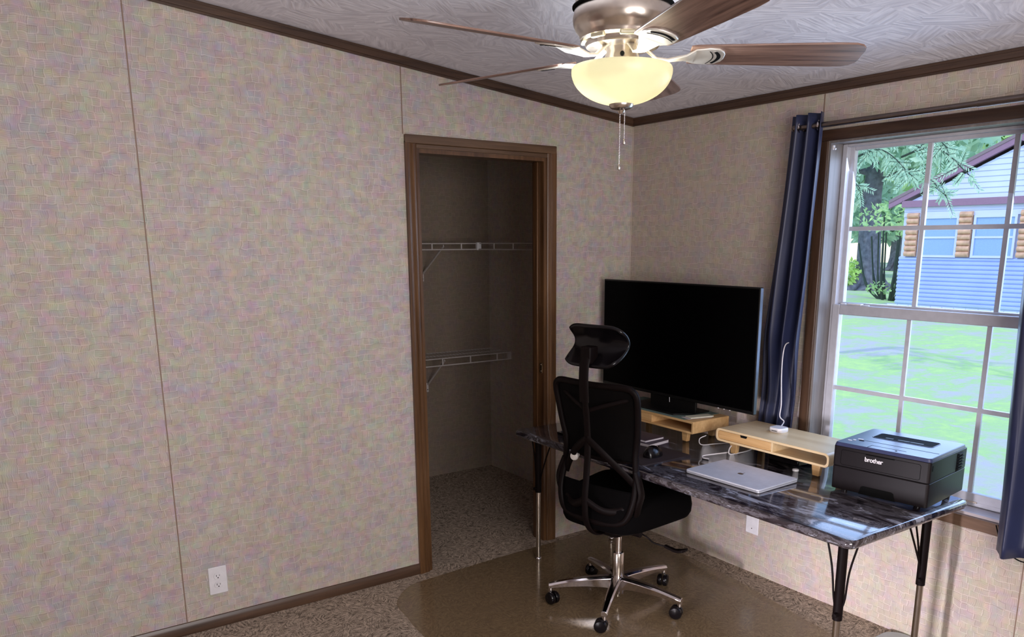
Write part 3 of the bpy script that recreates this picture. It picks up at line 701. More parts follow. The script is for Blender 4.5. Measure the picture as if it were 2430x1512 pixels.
# grommets
for root, ys in ((cl, (-1.245, -1.20, -1.15)), (cr, (-2.11, -2.20, -2.30))):
    for y in ys:
        g = G(); pts = [(RX+0.019*math.cos(t), y+0.008*math.cos(t), RZ+0.019*math.sin(t)) for t in [2*PI*k/20 for k in range(20)]]
        g.tube(pts, 0.0038, 6, closed=True); g.build('grommet', M_chrome, root)
rod = empty('curtain_rod', (RX, -1.8, RZ), 'dark metal curtain rod above the window', 'curtain rod')
g = G(); g.cyl((RX, -1.13, RZ), (RX, -2.60, RZ), 0.0115, seg=20); g.build('rod', M_rod, rod)
g = G(); g.cyl((RX, -1.90, RZ), (RX, -2.60, RZ), 0.0135, seg=20); g.build('outer_sleeve', M_rod, rod)
for y in (-1.17, -2.50):
    g = G(); g.box(-0.004, 0, y-0.012, y+0.012, RZ-0.04, RZ+0.02); g.tube([(-0.003, y, RZ-0.012), (RX, y, RZ-0.012)], 0.004, 8); g.build('rod_bracket', M_rod, rod)
g = G(); g.sphere((RX, -1.125, RZ), 0.014, 14); g.build('end_cap', M_rod, rod)
# thin dark cord that shows under the right curtain's hem
cd = G(); cd.tube(smooth_path([(-0.03, -2.12, 0.60), (-0.055, -2.16, 0.535), (-0.06, -2.20, 0.510), (-0.06, -2.24, 0.500), (-0.06, -2.28, 0.515), (-0.045, -2.33, 0.60)], 6), 0.0025, 6)
tag(cd.build('blind_cord', M_dark), 'thin black cord hanging below the right curtain hem', 'cord')

# ------------------------------------------------------------------ desk
DT = 0.70; DX0, DX1, DY0, DY1 = -0.868, -0.115, -2.055, -0.10
desk = empty('desk', (-0.5, -1.08, 0), 'long glossy dark wood-print desk with black and chrome legs', 'desk')
g = G()
def rr_at(off): return rrect(DX1-DX0-2*off, DY1-DY0-2*off, 0.03, 5, (DX0+DX1)/2, (DY0+DY1)/2)
lev = [(0.012, -0.032), (0.003, -0.029), (0.0, -0.022), (0.0, -0.012), (0.003, -0.004), (0.010, 0.0)]
g.rings([[Vector((a, b, DT+h)) for a, b in rr_at(off)] for off, h in lev]); g.build('desktop', M_desk, desk, smooth=50)
legs = [(-0.785, -0.205), (-0.785, -1.975), (-0.275, -1.985), (-0.275, -0.205)]
for x, y in legs:
    s = 1 if y > -1 else -1
    g = G(); g.cyl((x, y, 0.375), (x, y, DT-0.031), 0.0165, 0.0165, 20); lg = g.build('leg', M_satin, desk)
    lg['label'] = 'black sleeve over a chrome lower leg'
    g = G(); g.cyl((x, y, 0.014), (x, y, 0.376), 0.0125, seg=20); g.build('lower_tube', M_steel, lg)
    g = G(); g.lathe([(0.017, 0.0), (0.018, 0.004), (0.016, 0.010), (0.012, 0.013)], (x, y, 0.0045), 20); g.build('glide', M_chrome, lg)
    g = G(); g.box(x-0.045, x+0.045, y-0.05, y+0.05, DT-0.034, DT-0.031); g.build('mounting_plate', M_satin, lg)
    g = G(); g.cyl((x-0.016, y-0.004, 0.40), (x-0.032, y-0.008, 0.40), 0.004, seg=8); g.lathe([(0.002, -0.034), (0.008, -0.033), (0.009, -0.027), (0.006, -0.025)], (x, y-0.008, 0.40), 12, axis='x'); g.build('height_knob', M_satin, lg)
    for dx, dy in {(-0.785, -1.975): ((0, 0.068), (0, -0.055)), (-0.275, -1.985): ((-0.085, 0.004), (-0.145, -0.004)), (-0.785, -0.205): ((0, -0.115), (0, 0.06)), (-0.275, -0.205): ((-0.085, 0), (-0.145, 0))}[(x, y)]:
        u_ = Vector((dx, dy, 0)).normalized()*0.014
        g = G(); g.tube(smooth_path([(x+dx, y+dy, DT-0.033), (x+dx*0.55, y+dy*0.55, 0.56), (x+u_.x*1.6, y+u_.y*1.6, 0.46), (x+u_.x, y+u_.y, 0.425)], 4), 0.0036, 8)
        g.build('brace_rod', M_satin, lg)

# ------------------------------------------------------------------ bamboo risers
def riser(x0, x1, y0, y1, top, label, rc, pale):
    """y1 is the left end (seen), y0 the right end; drawer on the left half, open cubby on the right"""
    o = empty('monitor_riser', ((x0+x1)/2, (y0+y1)/2, DT), label, 'monitor stand')
    zb = top-0.060; t = 0.010; fr = x0
    yo = rrect(y1-y0, top-zb, rc, 6, (y0+y1)/2, (top+zb)/2); yi = rrect(y1-y0-2*t, top-zb-2*t, max(0.002, rc-t*0.6), 6, (y0+y1)/2, (top+zb)/2)
    g = G()
    rO0 = [g.bm.verts.new((x0, a, b)) for a, b in yo]; rI0 = [g.bm.verts.new((x0, a, b)) for a, b in yi]
    rO1 = [g.bm.verts.new((x1, a, b)) for a, b in yo]; rI1 = [g.bm.verts.new((x1, a, b)) for a, b in yi]
    n = len(yo)
    for k in range(n):
        j = (k+1) % n
        g.bm.faces.new((rO0[k], rO0[j], rI0[j], rI0[k])); g.bm.faces.new((rO1[k], rI1[k], rI1[j], rO1[j]))
        g.bm.faces.new((rO0[k], rO1[k], rO1[j], rO0[j])); g.bm.faces.new((rI0[k], rI0[j], rI1[j], rI1[k]))
    g.build('shell', pale, o, bevel=0.0012)
    ym = y1-(y1-y0)*0.52
    g = G(); g.box(x0+0.002, x1-0.002, ym-0.009, ym+0.0, zb+t, top-t); g.build('divider', pale, o)
    g = G(); g.box(x0+0.002, x1-0.01, ym+0.002, y1-t-0.002, zb+t+0.001, top-t-0.001)
    dr = g.build('drawer', M_bamboo, o, bevel=0.0015)
    yc = (ym+y1-t)/2
    g = G(); g.prism([(yc-0.020, top-t-0.001), (yc+0.020, top-t-0.001), (yc+0.015, top-t-0.011), (yc-0.015, top-t-0.011)], x0+0.0008, x0+0.004, lambda a, b, h: (h, a, b)); g.build('finger_notch', M_dark, dr)
    if (x1-x0) > 0.1:
        for yy in (y1-0.085, y0+0.075):
            for xx in (x0+0.035, x1-0.035):
                g = G(); m = 1 if yy > (y0+y1)/2 else -1
                g.prism([(yy-0.022, zb), (yy+0.022, zb), (yy+0.015, DT), (yy-0.015, DT)], xx-0.011, xx+0.011, lambda a, b, h: (h, a, b)); g.build('foot', M_bamboo, o, bevel=0.003)
    return o
riser(-0.352, -0.10, -0.862, -0.25, 0.810, 'bamboo riser with a green felt top under the television', 0.006, M_bamboo)
riser(-0.345, -0.082, -1.598, -1.0, 0.812, 'light bamboo riser with a drawer between television and printer', 0.020, M_bamboop)
g = G(); g.box(-0.348, -0.104, -0.80, -0.255, 0.8102, 0.8125); tag(g.build('felt_mat', M_green, bevel=0.0008), 'grey-green felt mat lying on the riser under the television', 'mat')

# ------------------------------------------------------------------ television
TX = -0.25; TY0, TY1, TZ0, TZ1 = -1.130, -0.075, 0.878, 1.450
tv = empty('television', (-0.22, -0.60, 0.8125), 'large black flat-screen television, switched off', 'television')
g = G(); g.box(TX, TX+0.020, TY0, TY1, TZ0, TZ1); g.build('panel', M_bezel, tv, bevel=0.003)
g = G(); g.box(TX-0.0012, TX, TY0+0.008, TY1-0.008, TZ0+0.016, TZ1-0.008); g.build('screen', M_screen, tv)
g = G(); g.box(TX+0.001, TX+0.018, TY0-0.0015, TY0-0.0002, TZ0+0.004, TZ1-0.004); g.build('side_edge', M_bezels, tv)
g = G(); g.box(TX+0.020, TX+0.060, TY0+0.14, TY1-0.14, TZ0+0.02, TZ1-0.20); g.build('rear_housing', M_bezel, tv, bevel=0.012)
g = G(); g.box(TX+0.018, TX+0.032, -0.76, -0.44, 0.815, TZ0+0.05); nk = g.build('stand_neck', M_bezel, tv, bevel=0.004)
g = G(); g.prism([(-0.325, -0.345), (-0.325, -0.70), (-0.24, -0.752), (-0.12, -0.752), (-0.12, -0.345)], 0.8127, 0.8205, lambda a, b, h: (a, b, h)); g.build('stand_base', M_bezel, tv, bevel=0.003)
g = G(); g.tube([(TX-0.003, -0.601, TZ0+0.002), (TX-0.004, -0.604, TZ0-0.022)], 0.0012, 6); g.build('power_light', M_white, tv)
for dy in (0.14, 0.175, 0.21):
    g = G(); g.cyl((TX+0.004, TY0+dy, TZ0-0.0018), (TX+0.004, TY0+dy, TZ0+0.001), 0.004, seg=10); g.build('button', M_cord, tv)

# small things on the left riser
g = G(); m = Matrix.Translation((-0.262, -0.800, 0.8127)) @ Matrix.Rotation(R(-14), 4, 'Z')
g.box(-0.068, 0.068, -0.030, 0.030, 0, 0.0015, m); g2 = empty('cleaning_cloth_sleeve', (-0.262, -0.80, 0.8127), 'pale folded sleeve lying on the green felt at the television foot', 'sleeve')
g.build('lower_flap', M_pages, g2)
g = G(); m = Matrix.Translation((-0.245, -0.808, 0.8143)) @ Matrix.Rotation(R(-14), 4, 'Z'); g.box(-0.070, 0.060, -0.026, 0.026, 0, 0.006, m); g.build('upper_flap', plain('ivory_card', (0.62, 0.60, 0.48), 0.6), g2, bevel=0.002)

# ------------------------------------------------------------------ white router-like hub with its cord
hub = empty('charging_hub', (-0.185, -1.225, 0.812), 'small white rounded hub on the light bamboo riser', 'hub')
g = G(); g.rings([[Vector((-0.185+a*s, -1.225+b*s, 0.812+h)) for a, b in rrect(0.068, 0.068, 0.018, 6)] for s, h in ((0.93, 0), (1.0, 0.003), (1.0, 0.017), (0.94, 0.021))]); g.build('case', M_white, hub, smooth=50)
g = G(); g.box(-0.2195, -0.2188, -1.24, -1.212, 0.820, 0.8225); g.build('port', M_dark, hub)
g = G(); g.tube(smooth_path([(-0.155, -1.208, 0.824), (-0.125, -1.195, 0.828), (-0.10, -1.185, 0.842), (-0.135, -1.188, 0.87), (-0.135, -1.191, 0.93), (-0.132, -1.180, 1.05), (-0.122, -1.172, 1.14), (-0.10, -1.165, 1.19), (-0.06, -1.16, 1.20)], 8), 0.0026, 7)
g.build('power_cord', M_cord, hub)
def cord(name, pts, label, r=0.0028, m=M_cord):
    g = G(); g.tube(smooth_path(pts, 8), r, 7); return tag(g.build(name, m), label, 'cord')
z = DT+0.003
cord('charging_cable', [(-0.07, -0.98, z+0.01), (-0.16, -0.95, z), (-0.26, -0.92, z), (-0.325, -0.895, z+0.001), (-0.335, -0.892, z+0.03), (-0.30, -0.90, z+0.043)], 'thin white cable dropping from the television riser to the desk', 0.0022)
cord('charging_cable', [(-0.10, -1.04, z+0.004), (-0.20, -1.09, z), (-0.30, -1.10, z), (-0.345, -1.085, z), (-0.325, -1.075, z+0.03), (-0.26, -1.07, z+0.045)], 'white cable looped at the left foot of the light bamboo riser', 0.0028)
cord('charging_cable', [(-0.33, -1.065, z), (-0.40, -1.050, z), (-0.465, -1.040, z), (-0.492, -1.062, z), (-0.487, -1.092, z)], 'short white cable end lying behind the silver laptop', 0.0032)
# dark adapter and a second small white plug in the shadow under the riser
pb = empty('power_adapter', (-0.20, -1.32, DT), 'black power adapter in the shadow under the light bamboo riser', 'adapter')
g = G(); g.box(-0.27, -0.10, -1.40, -1.24, DT, DT+0.028); g.build('case', M_black, pb, bevel=0.006)
g = G(); g.lathe([(0.012, 0), (0.014, 0.002), (0.013, 0.008), (0.006, 0.010)], (-0.325, -1.43, DT), 16); tag(g.build('earbud_case', M_white), 'tiny white round case under the right end of the light riser', 'case')

# ------------------------------------------------------------------ laptop
lp = empty('laptop', (-0.587, -1.358, DT), 'closed silver laptop lying on the desk', 'laptop', rz=R(2.2))
LW, LD = 0.372, 0.256
g = G(); g.rings([[Vector((a, b, h)) for a, b in rrect(LD-o_, LW-o_, 0.012, 5)] for o_, h in ((0.006, 0.001), (0.0, 0.003), (0.0, 0.0090))]); g.build('base', M_silver, lp, world=False)
g = G(); g.rings([[Vector((a, b, h)) for a, b in rrect(LD-o_, LW-o_, 0.012, 5)] for o_, h in ((0.003, 0.0098), (0.0, 0.0105), (0.0, 0.0145), (0.002, 0.0160))]); ld = g.build('lid', M_silver, lp, world=False)
g = G(); g.rings([[Vector((a, b, h)) for a, b in rrect(LD-0.006, LW-0.006, 0.01, 5)] for h in (0.0088, 0.0100)]); g.build('gap_shadow_line', M_dark, lp, world=False)
# logo: rounded fruit shape with a bite and a leaf
pts = []
for k in range(40):
    t = 2*PI*k/40; rx, ry = 0.0135, 0.0125
    x = ry*math.cos(t); y = rx*math.sin(t)
    if math.cos(t) > 0.82: x -= 0.003*(math.cos(t)-0.82)/0.18
    if math.cos(t) < -0.85: x += 0.002
    d = math.hypot(x-0.002, y+0.017)
    if d < 0.0065: x, y = 0.002+(x-0.002)*0.0065/d, -0.017+(y+0.017)*0.0065/d
    pts.append((x, y))
g = G(); g.prism(pts, 0.0158, 0.01625, lambda a, b, h: (a, b, h)); g.prism([(0.0155, 0.0), (0.018, -0.005), (0.0225, -0.006), (0.0205, -0.001)], 0.0158, 0.01625, lambda a, b, h: (a, b, h)); g.build('logo', M_logo, ld, world=False)

# ------------------------------------------------------------------ printer
pr = empty('printer', (-0.222, -1.822, DT), 'compact charcoal laser printer on the right end of the desk', 'printer', rz=R(7.0))
PW, PD, PH_ = 0.366, 0.345, 0.183
def plv(g, x0, x1, w, z0, z1, r=0.012, tp=0.0):
    g.rings([[Vector(((x0+x1)/2+a, b, z0)) for a, b in rrect(x1-x0, w, r, 4)], [Vector(((x0+x1)/2+a, b, z1)) for a, b in rrect(x1-x0-tp, w-tp, r, 4)]])
g = G(); plv(g, -PD/2, PD/2, PW, 0.006, 0.096); tray = g.build('paper_tray_case', M_print, pr, world=False, bevel=0.002)
g = G(); plv(g, -PD/2, PD/2, PW, 0.098, 0.176); body = g.build('body', M_print, pr, world=False, bevel=0.002)
g = G(); plv(g, -PD/2+0.003, PD/2-0.003, PW-0.006, 0.0955, 0.0985); g.build('case_seam', M_dark, pr, world=False)
# top lid with the sloping output slot
def lidtop():
    g = G(); x0, x1, y0, y1 = -PD/2, PD/2-0.012, -PW/2, PW/2
    plv(g, x0, x1, PW, 0.176, 0.190, 0.014, 0.008); return g
lid = lidtop().build('top_cover', M_printt, pr, world=False, bevel=0.002)
g = G(); g.rings([[Vector((0.045+a*s, b*s, h)) for a, b in rrect(0.085, 0.225, 0.012, 4)] for s, h in ((1.0, 0.1895), (1.0, 0.1906))]); g.build('output_slot', M_dark, lid, world=False)
g = G(); fr_ = rrect(0.092, 0.232, 0.014, 4); 
g.tube([(0.045+a, b, 0.1905) for a, b in fr_], 0.0012, 6, closed=True); g.build('slot_rim', M_printt, lid, world=False)
g = G()
for yy, ww in ((0.055, 0.03), (0.0, 0.045), (-0.05, 0.05)): g.box(0.020, 0.030, yy-ww/2, yy+ww/2, 0.1906, 0.1912)
g.build('slot_ribs', M_print, lid, world=False)
g = G(); g.box(-0.075, -0.072, -PW/2+0.012, PW/2-0.075, 0.1899, 0.1904); g.box(-0.128, -0.126, -0.075, 0.055, 0.1899, 0.1904); g.box(-0.166, -0.128, 0.053, 0.055, 0.1899, 0.1904); g.build('cover_groove', M_dark, lid, world=False)
for (xx, yy, l, m_) in ((-0.110, 0.150, 0.016, M_cord), (-0.092, 0.140, 0.012, M_cord), (-0.066, 0.128, 0.022, M_cord), (-0.085, 0.115, 0.020, M_dark)):
    g = G(); g.rings([[Vector((xx+a, yy+b, h)) for a, b in rrect(0.010, l, 0.004, 3)] for h in (0.1895, 0.1912)]); g.build('control_button', m_, lid, world=False)
g = G(); g.cyl((-0.145, -0.045, 0.1895), (-0.145, -0.045, 0.1906), 0.004, seg=12); g.build('cover_sensor', M_dark, lid, world=False)
# front door outline and recesses
xf = -PD/2
def front_line(g, y0, y1, z0, z1, t=0.0016):
    g.tube([(xf-0.0002, cy_, cz_) for cy_, cz_ in rrect(y1-y0, z1-z0, 0.008, 4, (y0+y1)/2, (z0+z1)/2)], t/2, 5, closed=True)
g = G(); front_line(g, -0.150, 0.150, 0.106, 0.164); g.build('manual_feed_door', M_dark, body, world=False)
g = G(); g.box(xf-0.0006, xf+0.004, -0.055, 0.055, 0.1605, 0.1655); g.build('door_grip', M_dark, body, world=False, bevel=0.001)
g = G(); g.prism([(-0.070, 0.005), (0.070, 0.005), (0.062, 0.034), (0.054, 0.038), (-0.054, 0.038), (-0.062, 0.034)], xf-0.0008, xf+0.02, lambda a, b, h: (h, a, b)); g.build('tray_handle_recess', M_dark, tray, world=False)
# side vents on the right side (-y)
ys = -PW/2
g = G()
g.box(0.072, 0.124, ys-0.0012, ys+0.004, 0.098, 0.166); g.build('side_vent', M_dark, body, world=False)
g = G()
for k in range(6): g.box(0.076-0.0, 0.124, ys-0.007, ys-0.001, 0.106+k*0.0115, 0.1085+k*0.0115)
g.build('vent_slat', M_print, body, world=False)
g = G(); g.box(-0.155, -0.149, ys-0.0008, ys+0.003, 0.142, 0.162); g.build('side_latch', M_dark, body, world=False)
for sx in (-0.14, 0.14):
    for sy in (-0.14, 0.14):
        g = G(); g.cyl((sx, sy, 0.0), (sx, sy, 0.007), 0.012, seg=14); g.build('foot', M_black, pr, world=False)
def text_mesh(txt, size, depth, m, name, parent, mw, shear=0.0):
    cu = bpy.data.curves.new(name, 'FONT'); cu.body = txt; cu.size = size; cu.extrude = depth; cu.align_x = 'CENTER'; cu.align_y = 'CENTER'; cu.offset = size*0.018; cu.space_character = 0.92
    to = bpy.data.objects.new('tmp_text', cu); sc.collection.objects.link(to)
    bpy.context.view_layer.update()
    me = bpy.data.meshes.new_from_object(to.evaluated_get(bpy.context.evaluated_depsgraph_get()))
    bpy.data.objects.remove(to); bpy.data.curves.remove(cu)
    me.transform(mw); me.materials.clear(); me.materials.append(m); me.name = name
    o = bpy.data.objects.new(name, me); sc.collection.objects.link(o); o.parent = parent; return o
mw = Matrix(((0, 0, -1, xf-0.0005), (-1, 0, 0, 0.022), (0, 1, 0, 0.143), (0, 0, 0, 1)))
text_mesh('brother', 0.024, 0.0006, M_cord, 'maker_lettering', body, mw)

# ------------------------------------------------------------------ mouse, pad, books, keyboard, small adapter
g = G(); g.rings([[Vector((-0.645+a, -0.86+b, h)) for a, b in rrect(0.29, 0.28, 0.01, 3)] for h in (DT, DT+0.003)]); tag(g.build('mouse_pad', M_pad), 'dark mouse pad near the desk front edge', 'mouse pad')
ms = empty('mouse', (-0.645, -0.905, DT+0.003), 'black ergonomic mouse on the dark pad', 'mouse', rz=R(15))
def mouse():
    g = G(); rows = []
    for k in range(13):
        t = k/12; x = -0.058+0.116*t
        w = 0.034*math.sin(PI*min(1, max(0.04, t*0.92+0.06)))**0.55+0.002; h = 0.046*math.sin(PI*(0.10+0.80*t)**0.8)**0.9+0.003
        rows.append([Vector((x, w*math.cos(a)*(1.12 if math.cos(a) > 0 else 1), max(0.0, h*math.sin(a)))) for a in [PI*j/14 for j in range(15)]])
    g.rings(rows); return g
mb = mouse().build('shell', M_black, ms, world=False, smooth=60)
g = G(); g.lathe([(0.010, -0.0035), (0.011, -0.002), (0.011, 0.002), (0.010, 0.0035)], (0.034, 0, 0.030), 18, axis='y'); g.build('scroll_wheel', M_chrome, mb, world=False)
for i, (dx, dy, w, d, z0, h, rz, lab) in enumerate(((-0.50, -0.675, 0.15, 0.21, 0.0, 0.018, 8, 'dark covered book lying beside the mouse pad, lower of two'), (-0.498, -0.66, 0.13, 0.19, 0.018, 0.012, 3, 'thin dark notebook on top of the book beside the mouse'))):
    bk = empty('book', (dx, dy, DT+z0), lab, 'book', rz=R(rz))
    g = G(); g.box(-w/2+0.003, w/2-0.003, -d/2+0.003, d/2-0.002, 0.002, h-0.002); g.build('pages', M_pages, bk, world=False)
    g = G(); g.box(-w/2, w/2, -d/2, d/2, 0, 0.002); g.box(-w/2, w/2, -d/2, d/2, h-0.002, h); g.box(-w/2, w/2, d/2-0.002, d/2, 0.002, h-0.002); g.build('cover', M_cover, bk, world=False)
kb = empty('keyboard', (-0.66, -0.50, DT), 'black keyboard partly seen through the chair back', 'keyboard', rz=R(4))
g = G(); g.rings([[Vector((a, b, h)) for a, b in rrect(0.14, 0.40, 0.008, 3)] for h in (0, 0.012)]); kbc = g.build('case', M_black, kb, world=False, bevel=0.002)
g = G()
for i in range(5):
    for j in range(17):
        g.box(-0.052+i*0.021, -0.035+i*0.021, -0.186+j*0.022, -0.168+j*0.022, 0.012, 0.017)
g.build('key', plain('key_caps', (0.05, 0.06, 0.09), 0.5), kbc, world=False)
ad = empty('wall_adapter', (-0.47, -0.14, DT), 'white adapter standing at the back left of the desk', 'adapter')
g = G(); g.box(-0.50, -0.44, -0.165, -0.115, DT, DT+0.055); g.build('case', M_white, ad, bevel=0.012, seg=3)
g = G(); g.cyl((-0.47, -0.166, DT+0.03), (-0.47, -0.172, DT+0.03), 0.008, seg=12); g.build('plug_socket', M_white, ad)

# ------------------------------------------------------------------ chair mat
g = G()
mo = smooth_path([(-1.655, -0.40, 0), (-1.63, -0.25, 0), (-1.52, -0.13, 0), (-1.38, -0.092, 0), (-0.70, -0.055, 0), (-0.20, -0.07, 0), (-0.115, -0.12, 0), (-0.105, -0.22, 0), (-0.128, -0.90, 0), (-0.22, -1.45, 0), (-0.29, -1.80, 0), (-0.40, -1.93, 0), (-1.55, -1.97, 0), (-1.69, -1.85, 0), (-1.68, -0.70, 0)], 6, closed=True)
mc = Vector((-0.89, -1.0, 0))
g.rings([[mc+(p-mc)*k_+Vector((0, 0, h)) for p in mo] for k_, h in ((1, 0.0005), (0.996, 0.0035))])
tag(g.build('chair_mat', M_mat), 'clear plastic chair mat under the office chair', 'chair mat')

# ------------------------------------------------------------------ office chair
ch = empty('office_chair', (-0.785, -0.839, 0.004), 'black mesh office chair with headrest and chrome five-star base', 'office chair', rz=R(12))
def L(g, name, m, parent=ch, **kw): return g.build(name, m, parent, world=False, **kw)
# base
base_rot = R(2.5-12)
g = G(); g.lathe([(0.022, 0.045), (0.034, 0.050), (0.038, 0.075), (0.040, 0.118), (0.036, 0.130), (0.028, 0.134)], (0, 0, 0), 28); hubo = L(g, 'base_hub', M_chrome)
for k in range(5):
    a = base_rot+k*2*PI/5; ux = Vector((math.cos(a), math.sin(a), 0)); vy = Vector((-math.sin(a), math.cos(a), 0))
    g = G(); rows = []
    for t in [j/10 for j in range(11)]:
        r = lerp(0.025, 0.322, t); zt = 0.134-0.006*t-0.030*t*t; hh = lerp(0.062, 0.024, t**0.8); w = lerp(0.026, 0.015, t)
        c0 = ux*r
        rows.append([c0+vy*(w*0.55)+Vector((0, 0, zt)), c0+vy*w+Vector((0, 0, zt-0.010)), c0+vy*w*0.8+Vector((0, 0, zt-hh)), c0-vy*w*0.8+Vector((0, 0, zt-hh)), c0-vy*w+Vector((0, 0, zt-0.010)), c0-vy*(w*0.55)+Vector((0, 0, zt))])
    g.rings(rows); arm = L(g, 'base_leg', M_chrome, bevel=0.002, smooth=40)
    g = G(); c0 = ux*0.312; g.cyl(c0+Vector((0, 0, 0.058)), c0+Vector((0, 0, 0.085)), 0.010, seg=14); L(g, 'caster_stem', M_chrome, arm)
    sw = a+[0.5, 2.2, -0.9, 1.6, 0.2][k]; cx = Vector((math.cos(sw), math.sin(sw), 0)); cy = Vector((-math.sin(sw), math.cos(sw), 0)); cc = c0-cx*0.014+Vector((0, 0, 0.0295))
    g = G()
    for sgn in (-1, 1):
        rings = []
        for rr, off in ((0.010, 0.004), (0.027, 0.004), (0.0292, 0.008), (0.0292, 0.018), (0.025, 0.024), (0.008, 0.027)):
            rings.append([cc+cy*(sgn*off)+cx*(rr*math.cos(q))+Vector((0, 0, rr*math.sin(q))) for q in [2*PI*j/24 for j in range(24)]])
        g.rings(rings)
    cas = L(g, 'caster', M_black, arm)
    # hood over the wheels is part of the same caster shell
g = G(); g.cyl((0, 0, 0.03), (0, 0, 0.06), 0.014, seg=16); L(g, 'piston_end', M_steel, hubo)
g = G(); g.lathe([(0.026, 0.130), (0.0265, 0.135), (0.0265, 0.243), (0.024, 0.247), (0.016, 0.248)], (0, 0, 0), 28); L(g, 'column_sleeve', M_nickel if False else M_steel)
g = G(); g.cyl((0, 0, 0.24), (0, 0, 0.385), 0.0145, seg=20); L(g, 'gas_lift', M_chrome)
g = G(); g.rings([[Vector((0.0+a*s, b*s, h)) for a, b in rrect(0.26, 0.17, 0.03, 4)] for s, h in ((0.6, 0.350), (0.85, 0.362), (1.0, 0.385), (1.0, 0.405))]); L(g, 'tilt_mechanism', M_satin)
# levers on the sitter's right
g = G(); g.tube(smooth_path([(0.02, -0.07, 0.37), (0.02, -0.14, 0.350), (0.035, -0.17, 0.325), (0.055, -0.22, 0.315)], 5), 0.0035, 8); lv = L(g, 'height_lever', M_satin)
g = G(); g.rings([[Vector((0.055+0.02*t+a*w, -0.215-0.10*t, 0.317-0.012*math.sin(t*PI)+b*0.006)) for a, b in ((-1, -1), (1, -1), (1, 1), (-1, 1))] for t, w in ((0, 0.008), (0.45, 0.011), (0.7, 0.019), (0.9, 0.022), (1.0, 0.012))]); L(g, 'lever_paddle', M_satin, lv, bevel=0.002)
g = G(); g.tube([(-0.02, -0.08, 0.372), (-0.02, -0.135, 0.372)], 0.016, 14); L(g, 'tension_knob', M_satin)
# seat shell + cushion
def seat_outline(s=1.0):
    pts = []
    for k in range(48):
        t = 2*PI*k/48; c_, s_ = math.cos(t), math.sin(t)
        e = 0.42; x = 0.245*abs(c_)**e*(1 if c_ >= 0 else -1); y = abs(s_)**e*(1 if s_ >= 0 else -1)
        hw = lerp(0.205, 0.250, min(1, max(0, (x+0.20)/0.35)))
        pts.append((0.035+x*s, y*hw*s))
    return pts
def srow(s, z, fr=0.0): return [Vector((a, b, z-(0.018*max(0, (a-0.18)/0.1)**2 if fr else 0)+(0.006*(b/0.25)**2))) for a, b in seat_outline(s)]
g = G(); g.rings([srow(0.62, 0.388), srow(0.82, 0.400), srow(0.96, 0.418), srow(1.0, 0.428)]); L(g, 'seat_shell', M_satin, smooth=60)
g = G(); g.rings([srow(0.985, 0.420), srow(1.02, 0.440, 1), srow(1.03, 0.475, 1), srow(1.0, 0.525, 1), srow(0.93, 0.552, 1), srow(0.75, 0.562, 1), srow(0.4, 0.560), srow(0.12, 0.558)]); L(g, 'seat_cushion', M_fabric, smooth=60)
# back: outline frame ring, curved in plan and in side view
def bx(y, z):
    zz = [(0.44, -0.20), (0.55, -0.185), (0.68, -0.155), (0.80, -0.155), (0.95, -0.185), (1.08, -0.215)]
    for (z0, x0), (z1, x1) in zip(zz, zz[1:]):
        if z <= z1 or z1 == 1.08: t = (z-z0)/(z1-z0); break
    x = lerp(x0, x1, t)
    return x+0.45*y*y-0.012
half = [(0.0, 1.058), (0.10, 1.060), (0.170, 1.060), (0.204, 1.048), (0.217, 1.018), (0.214, 0.96), (0.205, 0.87), (0.190, 0.78), (0.192, 0.70), (0.200, 0.62), (0.198, 0.56), (0.180, 0.500), (0.145, 0.470), (0.08, 0.458), (0.0, 0.456)]
full = half+[(-y, z) for y, z in reversed(half[1:-1])]
ring2 = smooth_path([Vector((0, y, z)) for y, z in full], 4, closed=True)
ring3 = [Vector((bx(p.y, p.z), p.y, p.z)) for p in ring2]
g = G(); g.tube(ring3, 0.0125, 10, closed=True, flat=(1.15, 1.0), up=(1, 0, 0)); bf = L(g, 'backrest_frame', M_satin, smooth=60)
# mesh panel: strips between the two sides
def halfw(z):
    pr_ = [(y, zz) for y, zz in half]
    best = 0
    for (y0, z0), (y1, z1) in zip(pr_, pr_[1:]):
        if min(z0, z1) <= z <= max(z0, z1) and abs(z1-z0) > 1e-6:
            t = (z-z0)/(z1-z0); best = max(best, lerp(y0, y1, t))
    return best
g = G(); grid = []
for j in range(31):
    z = lerp(0.735, 1.055, j/30); hw = max(0.05, halfw(z)-0.004)
    if j == 30: hw = 0.19
    grid.append([g.bm.verts.new((bx(lerp(-hw, hw, i/20), z)+0.004, lerp(-hw, hw, i/20), z)) for i in range(21)])
for j in range(30):
    for i in range(20): g.bm.faces.new((grid[j][i], grid[j][i+1], grid[j+1][i+1], grid[j+1][i]))
L(g, 'mesh_panel', M_mesh, smooth=180, solid=0.0015)
# lower panel (solid shell behind the seat)
g = G(); grid = []
for j in range(13):
    z = lerp(0.458, 0.61, j/12); hw = max(0.06, halfw(z)-0.006)
    grid.append([g.bm.verts.new((bx(lerp(-hw, hw, i/14), z)+0.003, lerp(-hw, hw, i/14), z)) for i in range(15)])
for j in range(12):
    for i in range(14): g.bm.faces.new((grid[j][i], grid[j][i+1], grid[j+1][i+1], grid[j+1][i]))
L(g, 'lower_back_panel', M_fabric, smooth=180, solid=0.006)
